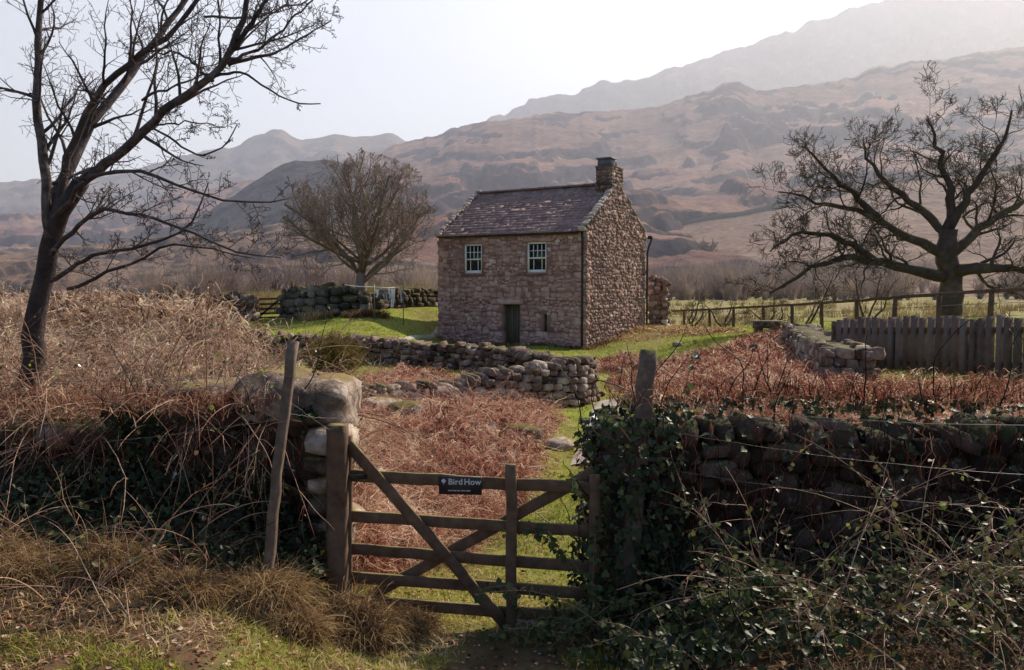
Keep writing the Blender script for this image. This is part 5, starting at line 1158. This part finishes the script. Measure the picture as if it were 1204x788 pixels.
# right foreground brambles
RB = [(.75, 5.15, 1.0, 18, 900, 'leafy bramble at the closing end of the gate'), (1.15, 4.85, 1.0, 22, 1100, 'dense leafy bramble low in the foreground right of the gate'), (1.6, 5.0, 1.2, 34, 500, 'bramble of tangled brown canes before the shaded wall'),
      (2.05, 4.7, 1.25, 38, 420, 'sprawling bramble with pale arching canes at lower right'), (2.55, 4.9, 1.4, 38, 420, 'tall bramble by the right edge of the shaded wall'), (3.1, 4.8, 1.3, 30, 500, 'bramble at the far right corner'), (1.85, 5.35, 1.1, 26, 300, 'thin bramble climbing against the dark wall'), (3.7, 5.0, 1.3, 26, 400, 'outermost bramble beyond the right corner')]
for x, y, L, nc, lf, lab in RB: bramble(lab, x, y, gz(x, y), int(nc * (.6 if x < 1.5 else .85)), L, .9, rng, int(lf * (1.7 if x < 1.5 else 1.6)), .050 if x < 1.5 else .04, tb=.38 if x < 1.5 else .62)
LB = [(-2.05, 5.35, 1.1, 20, 60, 'leafless bramble canes against the left wall'), (-2.5, 5.1, 1.2, 26, 120, 'bramble with a few green leaves at the lower left edge'), (-3.1, 5.2, 1.3, 24, 150, 'bare bramble beyond the left corner'), (-2.3, 4.6, .8, 22, 60, 'low dead bramble in the left foreground')]
for x, y, L, nc, lf, lab in LB: bramble(lab, x, y, gz(x, y), int(nc * .6), L * .9, .8, rng, lf, .04, tb=.6)
# dead canes hanging over the left wall top
for x, y, z, lab in ((-2.1, 6.4, 1.35, 'dead bramble hanging over the left wall beside the slab'), (-2.7, 6.5, 1.4, 'dead bramble heaped on top of the left wall'), (-3.4, 6.5, 1.4, 'dead bramble on the far left of the wall top')):
    bramble(lab, x, y, z, 34, 1.1, 1.1, rng, 60, .035, updir=(0, -.35, .55), rad=.0045, tb=.75)
for x, y, lab in ((-2.3, 7.2, 'pale bramble canes rising behind the capping stones'), (-3.1, 7.1, 'pale tangled bramble at the left end of the bank'), (-2.6, 7.6, 'arching dead bramble on the bank behind the left capping stone'), (-3.6, 7.9, 'dead bramble on the bank beside the thorn tree foot'), (-2.2, 8.6, 'pale caned bramble at the top end of the bank'), (-4.6, 9.2, 'dead bramble higher on the left bank')):
    bramble(lab, x, y, gz(x, y) + .1, 34, 1.2, 1.0, rng, 50, .035, updir=(0, -.1, .8), rad=.0055, tb=.8)
for x, y, z, L, lab in ((-2.05, 6.75, 1.25, 1.1, 'upright dead bramble tangle right behind the left capping stone'), (-2.5, 6.6, 1.2, 1.3, 'tall dark bramble tangle above the left wall'), (-2.95, 6.7, 1.2, 1.35, 'tall bramble tangle at the left edge of the wall top'), (-3.6, 6.6, 1.2, 1.3, 'bramble tangle on the wall below the thorn tree'), (-4.4, 6.7, 1.2, 1.2, 'farthest left bramble tangle on the wall')):
    bramble(lab, x, y, z, 60, L, .8, rng, 420, .032, updir=(0, -.15, .75), rad=.004, tb=.72, base=.22)
def lowpts(n):
    X = rng.uniform(-3.9, -1.25, n); Yy = rng.uniform(5.35, 6.15, n); Z = ground(X, Yy) + (.06 + .42 * np.clip((Yy - 5.2), 0, 1) * fbm(X * 2.2, Yy * 2.2, 55, 3) * 1.6) * rng.random(n) ** .4; return np.stack([X, Yy, Z], 1), np.tile([0, -.5, .8], (n, 1)).astype(float)
# gorse-like dry bush before the garden wall
c = A2(392, 19.5); g = gz(*c); th = thing('gorse_bush', 'dry yellowish bush growing before the garden wall', 'bush', (c[0], c[1], g)); m_ = MB(); n = 1300
a = rng.uniform(0, 6.283, n); e = rng.uniform(.25, 1.5, n); d = np.stack([np.cos(a) * np.cos(e), np.sin(a) * np.cos(e), np.sin(e)], 1); L = rng.uniform(.4, .95, n)
P = d[:, None] * L[:, None, None] * np.linspace(.15, 1, 5)[None, :, None] + rng.normal(0, .02, (n, 5, 3)); ribbons(m_, P, np.full((n, 1), .012) * np.array([[1, .9, .8, .6, .3]]), runit(rng, n), np.clip(rng.normal(.4, .2, n), 0, 1))
idx = rng.integers(0, n, 9000); f = rng.uniform(.3, 1, 9000); q = P[idx, np.minimum((f * 5).astype(int), 4)]; d2 = d[idx] + rng.normal(0, .8, (9000, 3)); Q = q[:, None] + d2[:, None] * .06 * np.linspace(0, 1, 2)[None, :, None]
ribbons(m_, Q, np.full((9000, 2), .012), runit(rng, 9000), np.clip(rng.normal(.6, .2, 9000), 0, 1)); m_.build('sprigs', M['gorse'], th)
for px, Y, s_, lab in ((440, 38, .5, 'dry clump below the mossy wall near the tree'), (372, 38, .55, 'dry brown clump at the foot of the mossy boulder wall'), (418, 37.6, .4, 'small dry clump left of the tree foot')):
    c = A2(px, Y); m_ = MB(); n = 500; a = rng.uniform(0, 6.283, n); q = s_ * np.sqrt(rng.random(n)); blades(m_, c[0] + q * np.cos(a) * 1.4, c[1] + q * np.sin(a), s_ * .9, .03, rng, .8, K=4, tint=(.4, .2)); g = gz(*c)
    o = m_.build('dry_clump', M['straw'], loc=(c[0], c[1], g)); tag(o, lab, 'clump', 'dry clumps by the lawn wall')

# ivy on the near walls
def ivy(label, pts, n, rng, size=.05, tb=.35, stems=26, name='ivy'):
    """pts: function(n)-> positions, normals"""
    P, Nn = pts(n); o0 = P.mean(0); th = thing(name, label, 'ivy', tuple(o0)); m_ = MB(); up = rng.normal(0, .7, (n, 3)) + np.array([0, 0, -.5]); nn = Nn + rng.normal(0, .45, (n, 3)) + np.array([0, 0, .35])
    leaves(m_, P + Nn * rng.uniform(0, .07, (n, 1)), size * rng.uniform(.5, 1.3, n), up, nn, np.clip(rng.normal(tb, .22, n), 0, 1), IVY_V); S, Sn = pts(stems); canes(m_, S + Sn * .02, np.tile([0, 0, 1.], (stems, 1)) + rng.normal(0, .3, (stems, 3)), rng.uniform(.3, .8, stems), np.full(stems, .006), rng, droop=0, gnarl=.15, tint=np.full(stems, .0)); m_.v = [v - o0 for v in m_.v]; m_.build('foliage', M['ivy'], th)
def wallpts(x0, x1, yf, z0, z1, clump, seed, top=None, nrm=(0, -1., 0)):
    def f(n):
        m = n * 5; X = rng.uniform(x0, x1, m); Z = z0 + (z1 - z0) * rng.random(m) ** .85; k = fbm(X * 2.2 + seed, Z * 2.2, seed, 3) > clump; X, Z = X[k][:n], Z[k][:n]
        return np.stack([X, yf + rng.normal(0, .03, len(X)), Z + gz((x0 + x1) / 2, yf) * .5], 1), np.tile(nrm, (len(X), 1)).astype(float)
    return f
def safe(f):
    def g_(n):
        P, Q = f(n); 
        while len(P) < n: P2, Q2 = f(n); P = np.concatenate([P, P2]); Q = np.concatenate([Q, Q2])
        return P[:n], Q[:n]
    return g_
ivy('dark ivy climbing the shaded left wall behind the leaning stake', safe(wallpts(-2.9, -1.4, 6.10, .1, 1.15, .46, 3)), 1900, rng, .05, .35)
ivy('dark ivy spreading over the middle of the right wall', safe(wallpts(1.15, 4.6, 5.88, .1, 1.15, .56, 7)), 650, rng, .042, .3)
ivy('low dark ivy and undergrowth added to darken the foot of the left wall', lowpts, 2600, rng, .05, .28)  # dark cover added where sun reached ground meant to look shaded
def lowright(n):
    X = rng.uniform(.6, 4.2, n); Yy = rng.uniform(4.3, 5.95, n); Z = ground(X, Yy) + (.05 + .6 * np.clip(fbm(X * 1.9, Yy * 1.9, 57, 3) - .25, 0, 1)) * rng.random(n) ** .5; return np.stack([X, Yy, Z], 1), np.tile([0, -.4, .9], (n, 1)).astype(float)
ivy('low leafy ivy and bramble ground cover before the right wall', lowright, 4200, rng, .048, .42)
def endpts(n):   # thick ivy mound over the right wall end
    a = rng.uniform(0, 6.283, n); Z = rng.uniform(.1, 1.42, n); r = .30 + .10 * fbm(a * 1.5, Z * 4, 13, 3) + .04 * np.sin(Z * 5); r = r * np.where(Z > 1.2, 1 - (Z - 1.2) * 1.6, 1)
    return np.stack([.86 + r * np.cos(a) * .98, 5.98 + r * np.sin(a) * 1.1, Z], 1), np.stack([np.cos(a), np.sin(a), .3 + 0 * a], 1)
ivy('thick ivy smothering the wall end where the gate closes', endpts, 2500, rng, .046, .5)
def toppts(n):
    X = rng.uniform(.75, 5., n); Yy = 6.15 + rng.normal(0, .22, n); Z = 1.30 + .14 * fbm(X * 2, Yy * 2, 5, 3) - (Yy - 6.15) ** 2 * .9 + gz(2, 6.1) * .25; return np.stack([X, Yy, Z], 1), np.stack([0 * X, (Yy - 6.15) * 2, 1 + 0 * X], 1)
ivy('glossy ivy mat along the top of the right wall', toppts, 1100, rng, .052, .5, name='ivy')
# dead leaf litter and twiggy fringe on top of the right wall and left wall
mb = MB(); n = 5200; X = np.concatenate([rng.uniform(.7, 5.2, n // 2), rng.uniform(-5.5, -1.7, n // 2)]); Yy = 6.2 + rng.normal(0, .22, n); Z = np.where(X > 0, 1.36, 1.30) + rng.random(n) * .12 + .1
blades(mb, X, Yy, .16, .006, rng, 1.3, K=4, tint=(.4, .25), z=Z)
for (xa_, xb_, nn_) in ((.8, 5.2, 520), (-5.5, -1.5, 620)):
    X = rng.uniform(xa_, xb_, nn_); Z = rng.uniform(.7, 1.45, nn_); st_ = np.stack([X, np.where(X > 0, 5.80, 6.05) - .06 * rng.random(nn_), Z], 1)
    K_ = 7; t_ = np.linspace(0, 1, K_); Lh = rng.uniform(.15, .75, nn_); P = st_[:, None] + np.cumsum(rng.normal(0, .05, (nn_, K_, 3)), 1) * np.array([1, .5, .4]) - np.array([0, 0, 1]) * (Lh[:, None] * t_)[..., None]
    ribbons(mb, P, np.full((nn_, K_), .005), np.tile([1., 0, 0], (nn_, 1)), np.clip(rng.normal(.22, .2, nn_), 0, 1)); o = mb.build('undergrowth', M['bracken']); tag(o, 'fringe of dead stems growing out of the tops of the near walls', 'stems', kind='stuff')
# litter on ground at front
mb = MB(); X, Y = scatter(5200, 3.8, 7.2, None, rng, u0=-.62, u1=.62, power=1.5); g = ground(X, Y) + .012; leaves(mb, np.stack([X, Y, g], 1), rng.uniform(.012, .035, len(X)), runit(rng, len(X)) * np.array([1, 1, .15]), runit(rng, len(X)) * .5 + np.array([0, 0, 1]), rng.random(len(X)))
o = mb.build('leaf_litter', M['bracken']); tag(o, 'scattered dead leaves on the bare ground before the gate', 'leaf litter', kind='stuff')
# single leafy sprays standing up in front of the view
for (px, py, Y, tx, ty, lab) in ((742, 520, 5.5, 700, 492, 'slender bramble shoot leaning over the path with green leaves'), (800, 500, 5.6, 818, 408, 'upright thin shoot rising above the right wall'), (690, 620, 5.4, 668, 560, 'small shoot at the closing end of the gate')):
    a = at(px, py, Y); b_ = at(tx, ty, Y - .1); th = thing('bramble_shoot', lab, 'shoot', tuple(a), group='bramble shoots'); m_ = MB(); t = np.linspace(0, 1, 10)[:, None]; P = (b_ - a) * t + np.array([0, 0, .06]) * np.sin(t * 3.1); tubes(m_, P[None], np.linspace(.004, .0015, 10)[None], 5, .4); m_.build('stem', M['cane'], th)
    m_ = MB(); n = 16; k = rng.integers(3, 10, n); up = runit(rng, n); leaves(m_, P[k] + rng.normal(0, .01, (n, 3)), rng.uniform(.03, .05, n), up, runit(rng, n) + np.array([0, -.6, .4]), rng.uniform(.2, .55, n)); m_.build('leaves', M['leaf'], th)

# ------------------------------------------------------------------ haze
mh, nt, out = newmat('valley_haze'); vs = N_(nt, 'ShaderNodeVolumeScatter', Density=.00046, Anisotropy=.5); vs.inputs['Color'].default_value = (.74, .81, 1., 1); nt.links.new(vs.outputs[0], out.inputs['Volume'])
mb = MB(); WX = 5000; pr_ = [(60, -15), (2400, -15), (2400, 900), (950, 900), (75, -2)]
mb.add([(-WX, y, z) for y, z in pr_] + [(WX, y, z) for y, z in pr_], quads=[(i, 5 + i, 5 + (i + 1) % 5, (i + 1) % 5) for i in range(5)] + [(0, 1, 2, 3), (8, 7, 6, 5)], tris=[(0, 3, 4), (9, 8, 5)]); o = mb.build('haze', mh); import bmesh; _b = bmesh.new(); _b.from_mesh(o.data); bmesh.ops.recalc_face_normals(_b, faces=_b.faces); _b.to_mesh(o.data); _b.free(); tag(o, 'thin sunlit haze filling the valley before the fells', 'haze', kind='stuff')

# ------------------------------------------------------------------ light, sky, camera
w = bpy.data.worlds.new('World'); bpy.context.scene.world = w; w.use_nodes = True; nt = w.node_tree
bg = nt.nodes['Background']; sky = nt.nodes.new('ShaderNodeTexSky'); sky.sky_type = 'NISHITA'; sky.sun_disc = False
sky.sun_elevation = math.asin(SUN[2]); sky.sun_rotation = math.atan2(SUN[0], SUN[1]); sky.air_density = 1.0; sky.dust_density = 2.0; sky.ozone_density = 1.5; sky.altitude = 80
tc = nt.nodes.new('ShaderNodeTexCoord'); sx_ = nt.nodes.new('ShaderNodeSeparateXYZ'); nt.links.new(tc.outputs['Generated'], sx_.inputs[0])
hz_ = ramp(nt, sx_.outputs['Z'], [(0, (.85, .85, .85)), (.28, (.66, .66, .66)), (.5, (.15, .15, .15)), (.8, (0, 0, 0))])
sunside = math_(nt, 'ADD', math_(nt, 'MULTIPLY', sx_.outputs['Y'], .62), .38, True)
nt.links.new(mixc(nt, math_(nt, 'MULTIPLY', hz_, sunside), sky.outputs[0], (6.3, 7.0, 9.4)), bg.inputs[0]); bg.inputs[1].default_value = .15
ld = bpy.data.lights.new('sun', 'SUN'); ld.energy = 5.0; ld.angle = math.radians(.6); ld.color = (1, .87, .70)
so = bpy.data.objects.new('sun', ld); C.objects.link(so); so.rotation_euler = Vector(SUN.tolist()).to_track_quat('Z', 'Y').to_euler()
cd = bpy.data.cameras.new('camera'); co = bpy.data.objects.new('camera', cd); C.objects.link(co); co.location = (0, 0, EYE); co.rotation_euler = (math.pi / 2 - PITCH, 0, 0)
cd.sensor_width = 36; cd.lens = 36 * F / 1204; cd.clip_start = .1; cd.clip_end = 20000
sc_ = bpy.context.scene; sc_.camera = co
sc_.view_settings.view_transform = 'Standard'; sc_.view_settings.look = 'None'; sc_.view_settings.exposure = 0
sc_.cycles.use_denoising = True; sc_.cycles.max_bounces = 6; sc_.cycles.transparent_max_bounces = 8; sc_.cycles.volume_bounces = 2
